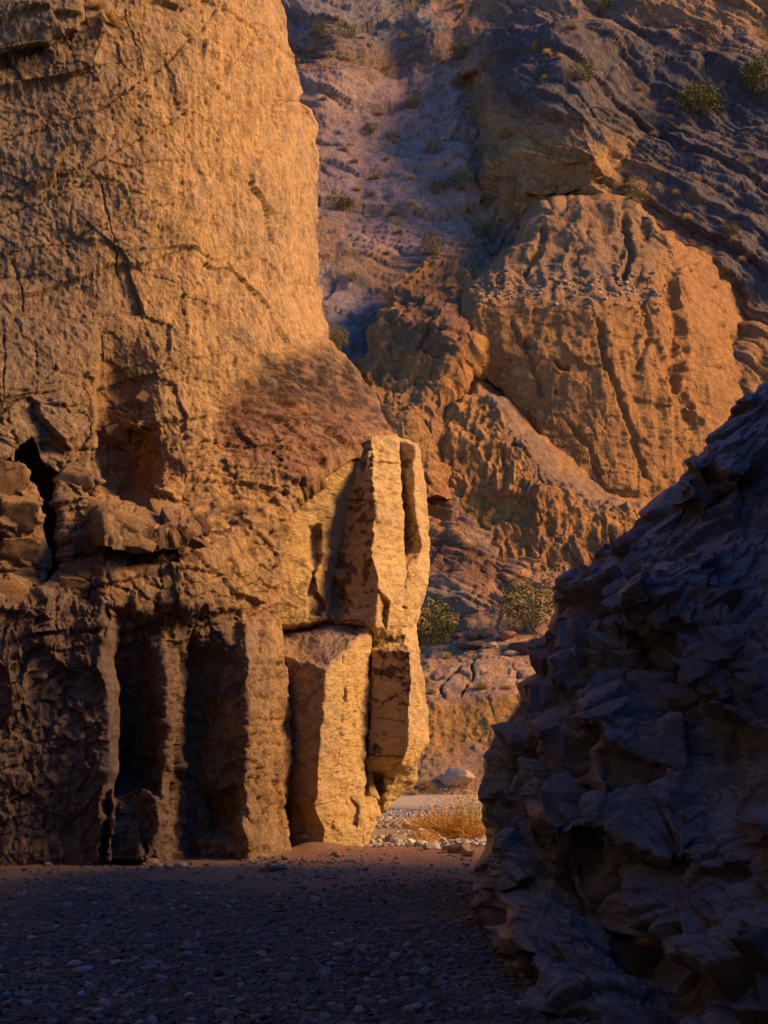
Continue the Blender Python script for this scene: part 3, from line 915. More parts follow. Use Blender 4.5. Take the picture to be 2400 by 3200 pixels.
# the same canyon side goes on right, unseen, its crest shaped to shade the foreground
def build_side_wall():
    crest = [(3.2, -14, 7.5), (4.0, -4, 8.0), (4.6, 4, 8.0), (5.2, 9, 8.0), (5.9, 13.5, 7.6), (7.0, 17.5, 8.6), (8.8, 19.6, 10.2), (11.5, 20.6, 12.0), (15.0, 20.4, 13.0), (24.0, 19.0, 15.0)]
    foot = [(2.0, -14, -.3), (2.3, -4, -.3), (2.6, 4, -.3), (3.0, 7, -.3), (4.0, 12, 2.0), (5.2, 15.5, 4.5), (6.8, 18.2, 6.0), (9.3, 19.0, 7.0), (13, 18.0, 7.0), (24, 16, 8)]
    rear = [(14, -14, 9), (14, -4, 9.5), (14, 4, 10), (14, 8, 10), (14, 12, 9.5), (13, 17, 10), (13, 19.8, 11), (14, 21.2, 11.5), (17, 21.0, 12), (25, 20.0, 13)]
    back = [(14, -14, -1), (14, -4, -1), (14, 4, -1), (14, 8, -1), (14, 12, -1), (13.0, 18, -1), (13, 21.0, -1), (14, 21.9, -1), (17, 21.8, -1), (25, 21.0, -1)]
    R = np.array([foot, crest, rear, back], float)
    out = R
    for ax, n in ((0, 40), (1, 24)):
        m = out.shape[ax]
        segs = []
        for k in range(m - 1):
            a, b = np.take(out, k, ax), np.take(out, k + 1, ax)
            segs += [a * (1 - t) + b * t for t in np.arange(n) / n]
        segs.append(np.take(out, m - 1, ax))
        out = np.stack(segs, ax)
    P = np.stack([blur(out[..., k], 6) for k in range(3)], -1)
    n = np.cross(np.gradient(P, axis=1), np.gradient(P, axis=0))
    n /= np.linalg.norm(n, axis=-1, keepdims=True) + 1e-9
    pf, nf = P.reshape(-1, 3), n.reshape(-1, 3)
    d = 0.3 * fbm(pf * 0.4, 4) + 0.25 * facets(pf * 0.9, 0.7, 0.5, 0.3, 0.1, 4)
    c = np.tile(np.array([0.18, 0.16, 0.155]), (len(pf), 1))
    o = make_mesh('unseen_shade_wall', pf + nf * d[:, None], grid_faces(*P.shape[:2]), M_DARK, c)
    tag(o, kind='structure')


build_side_wall()


def build_rear_walls():
    """unseen walls added behind and left of the viewer to darken the foreground"""
    plan = [(-5.9, 20.9), (-6.4, 17), (-6.9, 11), (-6.6, 4), (-7.0, -3), (-6.2, -10), (-2.5, -15), (3.0, -17), (9, -16.5)]
    R = np.array([[(x - .0, y, -.4) for x, y in plan], [(x - .5, y - .2, 4) for x, y in plan], [(x - .9, y - .6, 11) for x, y in plan], [(x - 1.6, y - 1.2, 24) for x, y in plan],
                  [(x - 6, y - 5, 28) for x, y in plan], [(x - 9, y - 8, 27) for x, y in plan]], float)
    out = R
    for ax, n in ((0, 16), (1, 24)):
        m = out.shape[ax]
        segs = []
        for k in range(m - 1):
            a, b = np.take(out, k, ax), np.take(out, k + 1, ax)
            segs += [a * (1 - t) + b * t for t in np.arange(n) / n]
        segs.append(np.take(out, m - 1, ax))
        out = np.stack(segs, ax)
    P = np.stack([blur(out[..., k], 6) for k in range(3)], -1)
    n = np.cross(np.gradient(P, axis=0), np.gradient(P, axis=1))
    n /= np.linalg.norm(n, axis=-1, keepdims=True) + 1e-9
    pf, nf = P.reshape(-1, 3), n.reshape(-1, 3)
    d = 0.5 * fbm(pf * 0.35, 4) + 0.3 * facets(pf * 0.8, 0.7, 0.5, 0.3, 0.1, 4)
    d = d * np.clip((20.5 - pf[:, 1]) / 4, 0, 1)
    c = np.tile(np.array([0.10, 0.09, 0.09]), (len(pf), 1))
    o = make_mesh('unseen_shade_wall', pf + nf * d[:, None], grid_faces(*P.shape[:2]), M_DARK, c)  # added out of view to cut the sky light
    tag(o, kind='structure')


build_rear_walls()

# =================================================================== FAR HILLSIDE
HC = [250, 820, 1000, 1250, 1500, 1750, 2000, 2250, 2520]
HR = [-260, 0, 300, 600, 1000, 1200, 1500, 1900, 2100, 2560]
HV = [[141, 141, 141, 142, 141, 137, 136, 135, 134], [131, 131, 131, 133, 132, 127, 126, 125, 125], [120, 120, 121, 123, 122, 116, 116, 115, 115], [111, 111, 112, 113, 113, 112, 109, 108, 108], [99, 99, 100, 102, 104, 105, 104, 103, 103], [94, 94, 95, 97, 98, 99, 99, 98, 98], [87, 87, 88, 89, 91, 92, 92, 91, 91], [79, 79, 79, 80, 80, 80, 80, 80, 80], [76, 76, 76, 76, 76, 76, 76, 76, 76], [75, 75, 75, 75, 75, 75, 75, 75, 75]]
h_table = table(HC, HR, HV)


def build_hill():
    py1 = np.concatenate([np.arange(-260, 2000, 4.0), np.arange(2000, 2560, 20.0)])
    px1 = np.concatenate([np.arange(250, 860, 12.0), np.arange(860, 2521, 4.0)])
    PX, PY = np.meshgrid(px1, py1)
    Y = blur(h_table(PX, PY), 30)
    # dark knob, upper middle, and the gully on its left
    Y = Y - 5 * pmask(PX, PY, [(1510, 120), (1600, 30), (1800, 40), (1950, 180), (1980, 330), (1850, 470), (1640, 420), (1540, 300)], 90)
    Y = Y + 3.0 * pmask(PX, PY, [(1450, 250), (1500, 250), (1530, 480), (1500, 640), (1470, 480)], 30)
    Y = Y - 3.0 * pmask(PX, PY, [(1550, 420), (1900, 450), (1900, 620), (1620, 640), (1510, 520)], 50)
    Y = Y - 1.0 * pmask(PX, PY, [(2150, 600), (2520, 620), (2520, 1100), (2330, 1080), (2200, 850)], 90)
    Y = Y - 1.0 * pmask(PX, PY, [(2350, 880), (2520, 850), (2520, 1350), (2330, 1350), (2290, 1180)], 30)
    Y = Y - 2.2 * pmask(PX, PY, [(900, -260), (1360, -260), (1370, 130), (1200, 150), (900, 110)], 60)
    Y = Y - 1.5 * pmask(PX, PY, [(1880, -260), (2520, -260), (2520, 70), (2200, 50), (1950, 40)], 30)
    Y = Y - 1.2 * pmask(PX, PY, [(900, 250), (1230, 230), (1000, 320), (900, 330)], 40)

    def disp(p, n, px, py):
        left = 1 - sstep(1450, 1650, px)
        # beds sweep in curves on the left and dip to the right on the right
        th = np.radians(-18 - 26 * sstep(1000, 1600, px) + 40 * sstep(300, 900, py) * left)
        w = 1.1 * fbm(p * 0.10, 2)
        qx = p[:, 0] * np.cos(th) + p[:, 2] * np.sin(th)
        qz = -p[:, 0] * np.sin(th) + p[:, 2] * np.cos(th) + w
        q = np.stack([qx, p[:, 1] * 0.5, qz], -1)
        d = 1.5 * fbm(p * 0.10 + 3, 4)
        d += 0.35 * facets(q * np.array([0.16, 0.16, 0.30]), 0.8, 0.5, 0.3, 0.10, 9)
        d += 0.50 * strata(qz * 0.36 + 0.25 * fbm(p * 0.15 + 9, 2), 0.5) + 0.24 * strata(qz * 1.1 + 0.25 * fbm(p * 0.3 + 19, 2), 0.5) + 0.12 * strata(qz * 2.6 + 0.3 * fbm(p * 0.5 + 29, 2), 0.5)
        d += 0.13 * facets(q * np.array([0.55, 0.55, 1.2]), 0.6, 0.5, 0.5, 0.14, 10)
        d += 0.06 * facets(q * np.array([1.6, 1.6, 3.0]), 0.8, 0.5, 0.5, 0.14, 11)
        d += 0.06 * fbm(p * 1.4, 4)
        return d

    def colour(p, n, px, py):
        wx = px + 45 * pnoise(p * 0.3) + 30 * pnoise(p * 1.0 + 4)
        wy = py + 35 * pnoise(p * 0.3 + 7) + 25 * pnoise(p * 1.0 + 14)
        c = np.tile(np.array([0.35, 0.235, 0.175]), (len(p), 1))
        c = mixc(c, sstep(0, 0.7, fbm(p * 0.4 + 2, 4)) * 0.5, (0.34, 0.22, 0.14))

        def z(poly, col, k=1.0, soft=40):
            nonlocal c
            c = mixc(c, pmask(wx, wy, poly, soft) * k, col)
        z([(960, 270), (1250, 240), (1480, 200), (1500, 480), (1540, 640), (1300, 830), (1000, 700)], (0.47, 0.34, 0.335), .85)
        z([(1000, 820), (1200, 940), (1150, 1110), (1040, 1080)], (0.42, 0.375, 0.39), .9)
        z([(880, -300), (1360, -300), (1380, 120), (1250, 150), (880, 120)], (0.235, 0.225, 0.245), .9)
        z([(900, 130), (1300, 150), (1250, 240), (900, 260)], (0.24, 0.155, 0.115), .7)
        z([(1500, 130), (1600, 10), (2000, 90), (2520, 170), (2520, 1000), (2300, 1100), (2150, 800), (2050, 650), (1980, 560), (1830, 400), (1600, 330)], (0.115, 0.105, 0.118), .92)  # dark grey rock, deepened to put the corner's dimness into the colour
        z([(1380, -300), (1700, -300), (1520, 60), (1480, 110), (1370, 160)], (0.46, 0.26, 0.17), .9, 20)
        z([(1880, -300), (2520, -300), (2520, 120), (2250, 80), (1980, 50)], (0.46, 0.27, 0.15), .9, 20)
        z([(1480, 300), (1560, 330), (1650, 400), (1950, 430), (2060, 600), (1960, 670), (1500, 670), (1500, 480)], (0.50, 0.29, 0.12), .9)
        z([(1450, 150), (1520, 180), (1520, 340), (1460, 330)], (0.45, 0.27, 0.15), .6)
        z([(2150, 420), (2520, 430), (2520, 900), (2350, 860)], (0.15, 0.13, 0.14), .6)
        z([(2060, 700), (2250, 840), (2400, 1000), (2520, 1050), (2520, 1400), (2150, 1400)], (0.44, 0.24, 0.09), .9)
        z([(2080, 900), (2180, 930), (2330, 1180), (2230, 1200)], (0.34, 0.29, 0.28), .8, 20)
        z([(1000, 700), (1300, 840), (1200, 1000), (1000, 830)], (0.30, 0.20, 0.14), .6)
        c = mixc(c, sstep(0.3, 0.7, fbm(p * 0.9 + 31, 4)) * 0.4, (0.40, 0.24, 0.12))
        v = np.abs(pnoise(p * np.array([0.25, 0.25, 0.8]) + 80))
        c = mixc(c, (1 - sstep(0.0, 0.012, v)) * 0.35, (0.5, 0.45, 0.42))
        return c
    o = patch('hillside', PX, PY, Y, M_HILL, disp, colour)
    tag(o, kind='structure')
    return o


build_hill()


def land(name, rows, colours, seed, rough=1.0, strat=0.0, flute=0.0, step=4.0, mat=None, smooth=6, label=None, cat=None, kind=None, extra=None, cobble=0.0, crk=(), layers=0.0, merge=False, warp=1.0, ledge=0.0):
    """a landform of the far canyon side, from its own control net"""
    if merge:
        rows = [[(x, y, float(h_table(np.array([float(x)]), np.array([float(y)]))[0]) + 1.2) if (k == len(r) - 1 or j == 0) else (x, y, z) for k, (x, y, z) in enumerate(r)] for j, r in enumerate(rows)]
    PX, PY, Y = net(rows, step, smooth)
    qa = np.stack([PX.ravel() / 75, PY.ravel() / 75, np.full(PX.size, seed * 1.7)], -1)
    PX = PX + warp * (9 * pnoise(qa) + 5 * pnoise(qa * 2.7)).reshape(PX.shape)
    PY = PY + warp * (9 * pnoise(qa + 40) + 5 * pnoise(qa * 2.7 + 40)).reshape(PX.shape)

    def disp(p, n, px, py):
        d = rough * (0.8 * fbm(p * 0.16 + seed, 3) + 0.14 * fbm(p * 1.0 + seed, 4))
        d += rough * (0.35 * facets(p * 0.42 + seed, 0.7, 0.5, 0.25, 0.1, seed) + 0.10 * facets(p * np.array([1.4, 1.4, 2.0]) + seed, 0.8, 0.5, 0.4, 0.14, seed + 1))
        if flute:
            d += flute * fbm(p * np.array([0.75, 0.75, 0.10]) + seed, 4, ridged=True)
        if strat:
            q = np.stack([p[:, 0] * 0.25 + 0.3 * p[:, 2], p[:, 1] * 0.1, p[:, 2] * 1.3 + 0.45 * p[:, 0]], -1)
            d += strat * fbm(q + seed, 4, ridged=True)
        if ledge:
            q2 = p + 0.5 * np.stack([pnoise(p * .5), pnoise(p * .5 + 20), pnoise(p * .5 + 40)], -1)
            d += ledge * facets(q2 * np.array([0.5, 0.5, 0.9]), 0.5, 0.6, 0.25, 0.05, 13, (0, 0, -0.5)) + 0.4 * ledge * facets(q2 * np.array([1.3, 1.3, 2.2]), 0.6, 0.5, 0.3, 0.08, 14, (0, 0, -0.5))
        if cobble:
            f1, f2, off, r = worley(p * 2.2 + seed, seed + 2)
            d += cobble * np.clip(0.45 - f1, 0, 1) * (r[:, 3] > -0.2) * 2
            f1, f2, off, r = worley(p * 5.0 + seed, seed + 3)
            d += cobble * 0.4 * np.clip(0.45 - f1, 0, 1) * 2
        if layers:
            d += layers * strata(p[:, 2] * 1.1 + 0.35 * fbm(p * 0.3 + seed, 3), 0.3) + 0.5 * layers * strata(p[:, 2] * 2.7 + 0.5 * fbm(p * 0.4 + seed, 3), 0.3)
        if crk:
            d -= lines(px, py, crk)
        return d

    def colour(p, n, px, py):
        wx = px + 22 * pnoise(p * 0.5) + 14 * pnoise(p * 1.6 + 4)
        wy = py + 18 * pnoise(p * 0.5 + 7) + 12 * pnoise(p * 1.6 + 14)
        c = np.tile(np.array(colours[0]), (len(p), 1))
        c = mixc(c, sstep(-0.1, 0.6, fbm(p * 0.5 + seed, 4)) * 0.5, colours[1])
        c = mixc(c, sstep(0.2, 0.6, fbm(p * 1.1 + seed + 20, 4)) * 0.5, colours[2])
        for poly, col, k in (extra or []):
            c = mixc(c, pmask(wx, wy, poly, 16) * k, col)
        return c
    o = patch(name, PX, PY, Y, mat or M_HILL, disp, colour)
    tag(o, label, cat, kind=kind)
    return o


ORANGE = ((0.50, 0.26, 0.095), (0.43, 0.22, 0.09), (0.34, 0.185, 0.09))
land('bluff', [
    [(1440, 905, 99), (1470, 885, 102), (1612, 775, 107), (1642, 650, 108), (1720, 603, 109), (1850, 608, 109), (1985, 618, 108), (2062, 722, 105), (2240, 800, 103)],
    [(1436, 922, 97), (1468, 897, 97), (1605, 788, 101.5), (1640, 668, 101), (1720, 640, 100.2), (1850, 645, 99.8), (1990, 645, 100.2), (2075, 745, 99), (2265, 840, 101)],
    [(1436, 935, 96), (1470, 910, 95.5), (1600, 800, 98), (1648, 735, 99.4), (1730, 730, 99.0), (1860, 728, 98.8), (2000, 715, 99.6), (2100, 790, 98), (2300, 880, 99)],
    [(1436, 950, 95.1), (1472, 925, 94.6), (1585, 850, 96), (1680, 830, 96.4), (1750, 815, 96.6), (1870, 815, 96.4), (2010, 800, 97), (2130, 840, 97.6), (2330, 910, 98.4)],
    [(1440, 985, 92.3), (1475, 965, 91.8), (1570, 935, 91.6), (1690, 940, 91.4), (1760, 950, 91.2), (1890, 955, 91.4), (2040, 950, 92.4), (2155, 940, 95), (2360, 980, 97.2)],
    [(1445, 1060, 91.7), (1480, 1060, 91.2), (1580, 1090, 90.6), (1690, 1110, 90.2), (1770, 1115, 90.1), (1920, 1120, 90.2), (2080, 1110, 91.4), (2205, 1100, 94.2), (2405, 1130, 96)],
    [(1525, 1190, 91.3), (1560, 1190, 90.8), (1640, 1240, 90.2), (1740, 1290, 89.6), (1810, 1310, 89.4), (1930, 1320, 89.6), (2090, 1300, 90.6), (2225, 1280, 93), (2420, 1310, 94.5)],
    [(1635, 1320, 90.5), (1662, 1315, 90), (1712, 1385, 89.2), (1790, 1450, 88.8), (1850, 1490, 88.6), (1950, 1540, 88.7), (2060, 1550, 89.4), (2225, 1420, 91.6), (2420, 1430, 93)],
    [(1650, 1390, 91), (1680, 1390, 90.5), (1730, 1460, 89.5), (1800, 1520, 89), (1860, 1560, 89), (1960, 1610, 89), (2070, 1620, 89.6), (2245, 1500, 91.6), (2430, 1510, 93)],
], ORANGE, 21, rough=0.28, mat=M_CONG, cobble=0.05, layers=0.05, merge=True, warp=2.0, flute=0.10, smooth=2, ledge=0.10, label='broad orange conglomerate bluff with a rubble strewn top, in the middle of the far hillside', cat='bluff',
    extra=[([(1480, 930), (1650, 650), (1980, 620), (2080, 740), (2060, 860), (1700, 900)], (0.36, 0.235, 0.14), .6),
           ([(1700, 820), (1960, 830), (2080, 940), (1800, 960), (1600, 930)], (0.31, 0.22, 0.15), .5)],
    crk=[([(1870, 1010), (1890, 1130), (1950, 1290), (2010, 1480)], 16, .30), ([(2090, 900), (2120, 1010), (2100, 1180), (2160, 1330)], 40, .65), ([(1600, 1010), (1660, 1130), (1690, 1230)], 12, .25), ([(1950, 700), (1970, 790), (1950, 870)], 16, .45), ([(1700, 720), (1680, 790), (1640, 850)], 14, .35), ([(2010, 960), (2030, 1050), (1990, 1150)], 12, .25), ([(1780, 1330), (1840, 1400), (1870, 1480)], 14, .3),
         ([(1735, 1130), (1750, 1150), (1770, 1150)], 12, .5), ([(1640, 1060), (1650, 1080)], 9, .5), ([(1740, 1220), (1736, 1236)], 6, .4),])

land('rock_spur', [
    [(1110, 1110, 96), (1140, 1085, 95), (1235, 890, 100), (1330, 825, 103), (1430, 812, 103), (1500, 900, 97.5), (1545, 1050, 94.5)],
    [(1105, 1150, 94), (1128, 1150, 91), (1230, 1050, 92.5), (1320, 1020, 92.5), (1400, 1030, 91), (1480, 1080, 91), (1545, 1120, 93.2)],
    [(1135, 1240, 93), (1160, 1230, 88.5), (1240, 1220, 88.8), (1320, 1210, 88.8), (1390, 1200, 88.8), (1445, 1200, 89.8), (1480, 1210, 94)],
    [(1195, 1340, 92), (1218, 1330, 86.5), (1270, 1340, 86), (1330, 1340, 86.5), (1370, 1330, 87), (1405, 1290, 88.8), (1430, 1290, 93)],
    [(1240, 1440, 90), (1262, 1430, 84.5), (1310, 1430, 84.3), (1340, 1420, 84.8), (1362, 1400, 86), (1385, 1370, 88.5), (1400, 1370, 92)],
    [(1240, 1600, 88), (1262, 1600, 82), (1310, 1600, 81.8), (1340, 1590, 82.2), (1370, 1580, 84), (1395, 1560, 87), (1420, 1560, 90)],
], ((0.50, 0.25, 0.085), (0.40, 0.195, 0.08), (0.56, 0.29, 0.10)), 33, rough=0.9, flute=0.18, label='rough reddish brown rock spur rising behind the cliff, left of the orange bluff', cat='rock spur',
    extra=[([(1240, 900), (1400, 830), (1470, 1000), (1420, 1150), (1300, 1120), (1220, 1050)], (0.19, 0.115, 0.085), .6),
           ([(1200, 1200), (1330, 1180), (1400, 1260), (1340, 1420), (1260, 1420)], (0.42, 0.245, 0.11), .5)])

land('rock_ridge', [
    [(1385, 1300, 93), (1400, 1270, 93), (1440, 1195, 94.5), (1510, 1145, 96), (1600, 1185, 95), (1672, 1285, 94), (1800, 1430, 93), (1930, 1505, 92.5), (2090, 1550, 92)],
    [(1375, 1330, 89), (1390, 1312, 87.4), (1430, 1262, 87.8), (1490, 1215, 88.5), (1560, 1270, 87.3), (1620, 1350, 86.5), (1700, 1470, 85.2), (1850, 1560, 84.2), (2030, 1610, 84)],
    [(1352, 1400, 88), (1370, 1400, 86), (1420, 1400, 85.3), (1500, 1400, 85.2), (1560, 1420, 84.8), (1620, 1480, 84), (1700, 1560, 83.2), (1850, 1650, 82.6), (2020, 1680, 82.6)],
    [(1352, 1480, 87), (1370, 1480, 85), (1430, 1510, 84.3), (1500, 1540, 84), (1560, 1580, 83.5), (1620, 1620, 83), (1700, 1680, 82.2), (1850, 1740, 81.6), (2020, 1760, 82)],
    [(1372, 1620, 86), (1390, 1620, 83.4), (1450, 1650, 82.8), (1520, 1690, 82.4), (1580, 1720, 82), (1640, 1750, 81.6), (1720, 1800, 81.2), (1850, 1850, 81), (2020, 1850, 81)],
    [(1372, 1780, 84), (1390, 1780, 81.6), (1450, 1800, 81.2), (1520, 1830, 81), (1580, 1860, 80.8), (1640, 1890, 80.4), (1720, 1920, 80), (1850, 1950, 79.6), (2020, 1950, 79.6)],
], ((0.62, 0.31, 0.095), (0.53, 0.265, 0.09), (0.42, 0.22, 0.11)), 41, rough=0.8, flute=0.28, label='fluted orange rock ridge slanting down to the right below the bluff', cat='rock ridge',
    extra=[([(1490, 1190), (1580, 1225), (1640, 1320), (1760, 1470), (1900, 1535), (2030, 1590), (1850, 1600), (1680, 1500), (1600, 1390), (1530, 1280)], (0.27, 0.205, 0.165), .75),
           ([(1640, 1480), (1740, 1560), (1760, 1700), (1700, 1760), (1640, 1650), (1600, 1540)], (0.33, 0.17, 0.07), .6),
           ([(1700, 1680), (2000, 1650), (2000, 1900), (1700, 1880)], (0.30, 0.175, 0.09), .6)])

land('rock_ledges', [
    [(1270, 1420, 90), (1330, 1440, 86.5), (1400, 1530, 84.2), (1480, 1640, 82.8), (1560, 1720, 82.1), (1720, 1800, 81.4)],
    [(1270, 1600, 84), (1330, 1620, 82), (1420, 1680, 81.1), (1500, 1740, 80.6), (1590, 1790, 80.4), (1750, 1845, 80.3)],
    [(1270, 1730, 80), (1330, 1740, 79.6), (1420, 1780, 79.2), (1500, 1820, 79.2), (1600, 1850, 79), (1760, 1885, 79)],
    [(1270, 1870, 77.5), (1330, 1870, 77.2), (1420, 1885, 77), (1500, 1890, 77), (1600, 1895, 77), (1780, 1905, 77)],
    [(1270, 1990, 75.5), (1330, 1990, 75.5), (1420, 1990, 75.5), (1500, 1990, 75.5), (1600, 1990, 75.5), (1780, 1990, 75.5)],
], ((0.54, 0.29, 0.155), (0.58, 0.34, 0.19), (0.38, 0.18, 0.10)), 52, rough=0.6, strat=0.35, kind='structure',
    extra=[([(1400, 1520), (1480, 1600), (1560, 1700), (1690, 1820), (1560, 1790), (1440, 1690)], (0.40, 0.265, 0.20), .8),
           ([(1320, 1680), (1420, 1690), (1560, 1790), (1620, 1860), (1480, 1850), (1330, 1800)], (0.19, 0.095, 0.065), .75),
           ([(1320, 1850), (1440, 1835), (1490, 1900), (1400, 1910), (1320, 1890)], (0.38, 0.29, 0.22), .9)])

land('gravel_mound', [
    [(1290, 2010, 78), (1400, 1955, 78), (1500, 1888, 78.5), (1600, 1850, 79), (1660, 1843, 79), (1760, 1858, 79), (1880, 1858, 79)],
    [(1290, 2030, 74), (1400, 1990, 74), (1500, 1935, 74.5), (1600, 1885, 75.5), (1680, 1880, 75.5), (1760, 1900, 75), (1880, 1900, 75)],
    [(1290, 2060, 71), (1400, 2050, 70.6), (1500, 2030, 70.5), (1600, 2015, 70.5), (1700, 2010, 70.5), (1780, 2010, 70.5), (1880, 2010, 70.5)],
    [(1290, 2110, 68), (1400, 2100, 68), (1500, 2085, 68), (1600, 2085, 68), (1700, 2090, 68), (1780, 2090, 68), (1880, 2090, 68)],
], ((0.52, 0.315, 0.165), (0.44, 0.27, 0.16), (0.56, 0.32, 0.13)), 61, rough=0.22, mat=M_CONG, cobble=0.14, kind='structure')

slab_crk = [([(1480, 2060), (1475, 2110), (1440, 2170)], 3, .3), ([(1600, 2070), (1615, 2110), (1625, 2165)], 3, .3), ([(1400, 2110), (1370, 2150), (1385, 2180)], 3, .25),
            ([(1475, 2110), (1540, 2090), (1600, 2075)], 2, .15), ([(1440, 2080), (1400, 2110), (1340, 2120)], 3, .25)]
land('slab_outcrop', [
    [(1280, 2095, 70), (1400, 2078, 69.5), (1500, 2052, 69.5), (1600, 2052, 69.5), (1700, 2072, 69.5), (1820, 2085, 69)],
    [(1280, 2130, 66.5), (1400, 2102, 66.5), (1500, 2076, 67), (1600, 2076, 67), (1690, 2105, 66.5), (1820, 2120, 66)],
    [(1280, 2185, 64.2), (1400, 2175, 63.8), (1500, 2170, 63.6), (1600, 2165, 63.6), (1700, 2165, 63.6), (1820, 2165, 63.6)],
    [(1280, 2240, 63.8), (1400, 2230, 63.2), (1500, 2220, 63), (1600, 2215, 63), (1700, 2215, 63), (1820, 2215, 63)],
], ((0.56, 0.35, 0.21), (0.58, 0.35, 0.19), (0.46, 0.29, 0.18)), 71, rough=0.35, crk=slab_crk,
    label='low dome of pinkish cracked bedrock below the dark boulders, above the orange bank', cat='bedrock dome')

land('wash_bank', [
    [(1270, 2200, 65), (1400, 2185, 65), (1500, 2168, 65), (1600, 2158, 65), (1830, 2140, 65)],
    [(1270, 2216, 61.8), (1400, 2202, 61.8), (1500, 2188, 61.8), (1600, 2176, 61.8), (1830, 2150, 61.8)],
    [(1270, 2330, 60.6), (1400, 2322, 60.6), (1500, 2312, 60.6), (1600, 2296, 60.6), (1830, 2270, 60.6)],
    [(1270, 2400, 58.6), (1400, 2396, 58.6), (1500, 2392, 58.6), (1600, 2386, 58.6), (1830, 2380, 58.6)],
    [(1270, 2455, 56.8), (1400, 2455, 56.8), (1500, 2452, 56.8), (1600, 2450, 56.8), (1830, 2450, 56.8)],
    [(1270, 2500, 56.4), (1400, 2500, 56.4), (1500, 2500, 56.4), (1600, 2500, 56.4), (1830, 2500, 56.4)],
], ((0.44, 0.265, 0.15), (0.48, 0.275, 0.14), (0.36, 0.225, 0.14)), 81, rough=0.22, mat=M_CONG, cobble=0.10, step=3.2, smooth=3,
    label='orange earth bank cut by the wash, with a slope of debris at its foot', cat='bank',
    extra=[([(1200, 2218), (1400, 2204), (1600, 2178), (1850, 2150), (1850, 2300), (1600, 2330), (1480, 2318), (1400, 2350), (1200, 2345)], (0.60, 0.32, 0.08), .92),
           ([(1330, 2330), (1420, 2320), (1420, 2370), (1330, 2370)], (0.46, 0.27, 0.10), .6)])


# =================================================================== GROUND
def ground_h(x, y):
    p = np.stack([x, y, np.zeros_like(x)], -1)
    z = 0.05 * pnoise(p * 0.35 + 3) + 0.03 * pnoise(p * 0.9 + 8) + 0.012 * pnoise(p * 3.1)
    z = z + 0.03 * np.exp(-(((x - 0.2) / 1.6) ** 2 + ((y - 23.2) / 1.3) ** 2))
    z = z - 0.04 * sstep(24.5, 27, y)
    # sand banked against the foot of the slab
    z = z + 0.14 * np.exp(-(((x + 1.15) / 0.45) ** 2 + ((y - 24.2) / 0.7) ** 2))
    return z


def build_ground():
    rows = np.concatenate([np.linspace(1.0, 7.5, 20)[:-1], 1 / np.linspace(1 / 7.5, 1 / 64.0, 430)])
    u = np.linspace(-0.42, 0.42, 420)
    Yg = np.repeat(rows[:, None], len(u), 1)
    Xg = u[None, :] * (Yg + 1.5)
    x, y = Xg.ravel(), Yg.ravel()
    z = ground_h(x, y)
    p = np.stack([x, y, z], -1)
    f1, f2, off, r = worley(np.stack([x * 14, y * 14, x * 0], -1), 3)
    z = z + 0.022 * np.clip(0.55 - f1, 0, 1) * (r[:, 3] > -0.4) * (y < 27)
    p[:, 2] = z
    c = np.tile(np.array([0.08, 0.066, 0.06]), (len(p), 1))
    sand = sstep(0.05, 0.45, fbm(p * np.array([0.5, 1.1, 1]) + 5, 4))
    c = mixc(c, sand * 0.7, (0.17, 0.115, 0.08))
    c = mixc(c, sstep(16, 19.5, y + 1.2 * pnoise(p * 0.7)) * (1 - sstep(23.5, 25, y)) * 0.75, (0.37, 0.195, 0.10))  # sand band, reddened to put the warm light from the gap into its colour
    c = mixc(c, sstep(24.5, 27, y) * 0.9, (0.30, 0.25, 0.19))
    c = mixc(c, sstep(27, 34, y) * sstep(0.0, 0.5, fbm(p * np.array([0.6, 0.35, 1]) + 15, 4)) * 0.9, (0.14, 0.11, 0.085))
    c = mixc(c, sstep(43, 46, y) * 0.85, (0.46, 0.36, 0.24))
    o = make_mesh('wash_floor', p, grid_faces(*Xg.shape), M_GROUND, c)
    tag(o, kind='structure')
    a, b, dep = seen(p)
    ALLP.append((a[::3], b[::3], dep[::3], p[::3], np.tile(np.array([0, 0, 1.0]), (len(p[::3]), 1))))
    # the land beyond, out to the horizon
    R = 1500.0
    n = 40
    gx, gy = np.meshgrid(np.linspace(-R, R, n), np.linspace(-R, R, n))
    q = np.stack([gx.ravel(), gy.ravel(), np.full(n * n, -0.35)], -1)
    o = make_mesh('ground', q, grid_faces(n, n)[:, ::-1], M_GROUND, np.tile(np.array([0.30, 0.22, 0.15]), (n * n, 1)))
    tag(o, kind='structure')


build_ground()
A_px = np.concatenate([a[0] for a in ALLP])
A_py = np.concatenate([a[1] for a in ALLP])
A_dep = np.concatenate([a[2] for a in ALLP])
A_P = np.concatenate([a[3] for a in ALLP])
A_n = np.concatenate([a[4] for a in ALLP])


def spot(px, py, far=None, r=14):
    """the surface that stands at this bearing: its nearest point and slope"""
    k = np.where((np.abs(A_px - px) < r) & (np.abs(A_py - py) < r))[0]
    if far is not None:
        k = k[A_dep[k] > far]
    if len(k) == 0:
        return (at(px, py, 60.0), np.array([0, -.7, .7])) if r > 80 else spot(px, py, far, r * 2)
    dmin = A_dep[k].min()
    k = k[A_dep[k] < dmin + max(1.0, dmin * 0.03)]
    j = k[np.argmin(np.hypot(A_px[k] - px, A_py[k] - py))]
    return A_P[j], A_n[j]


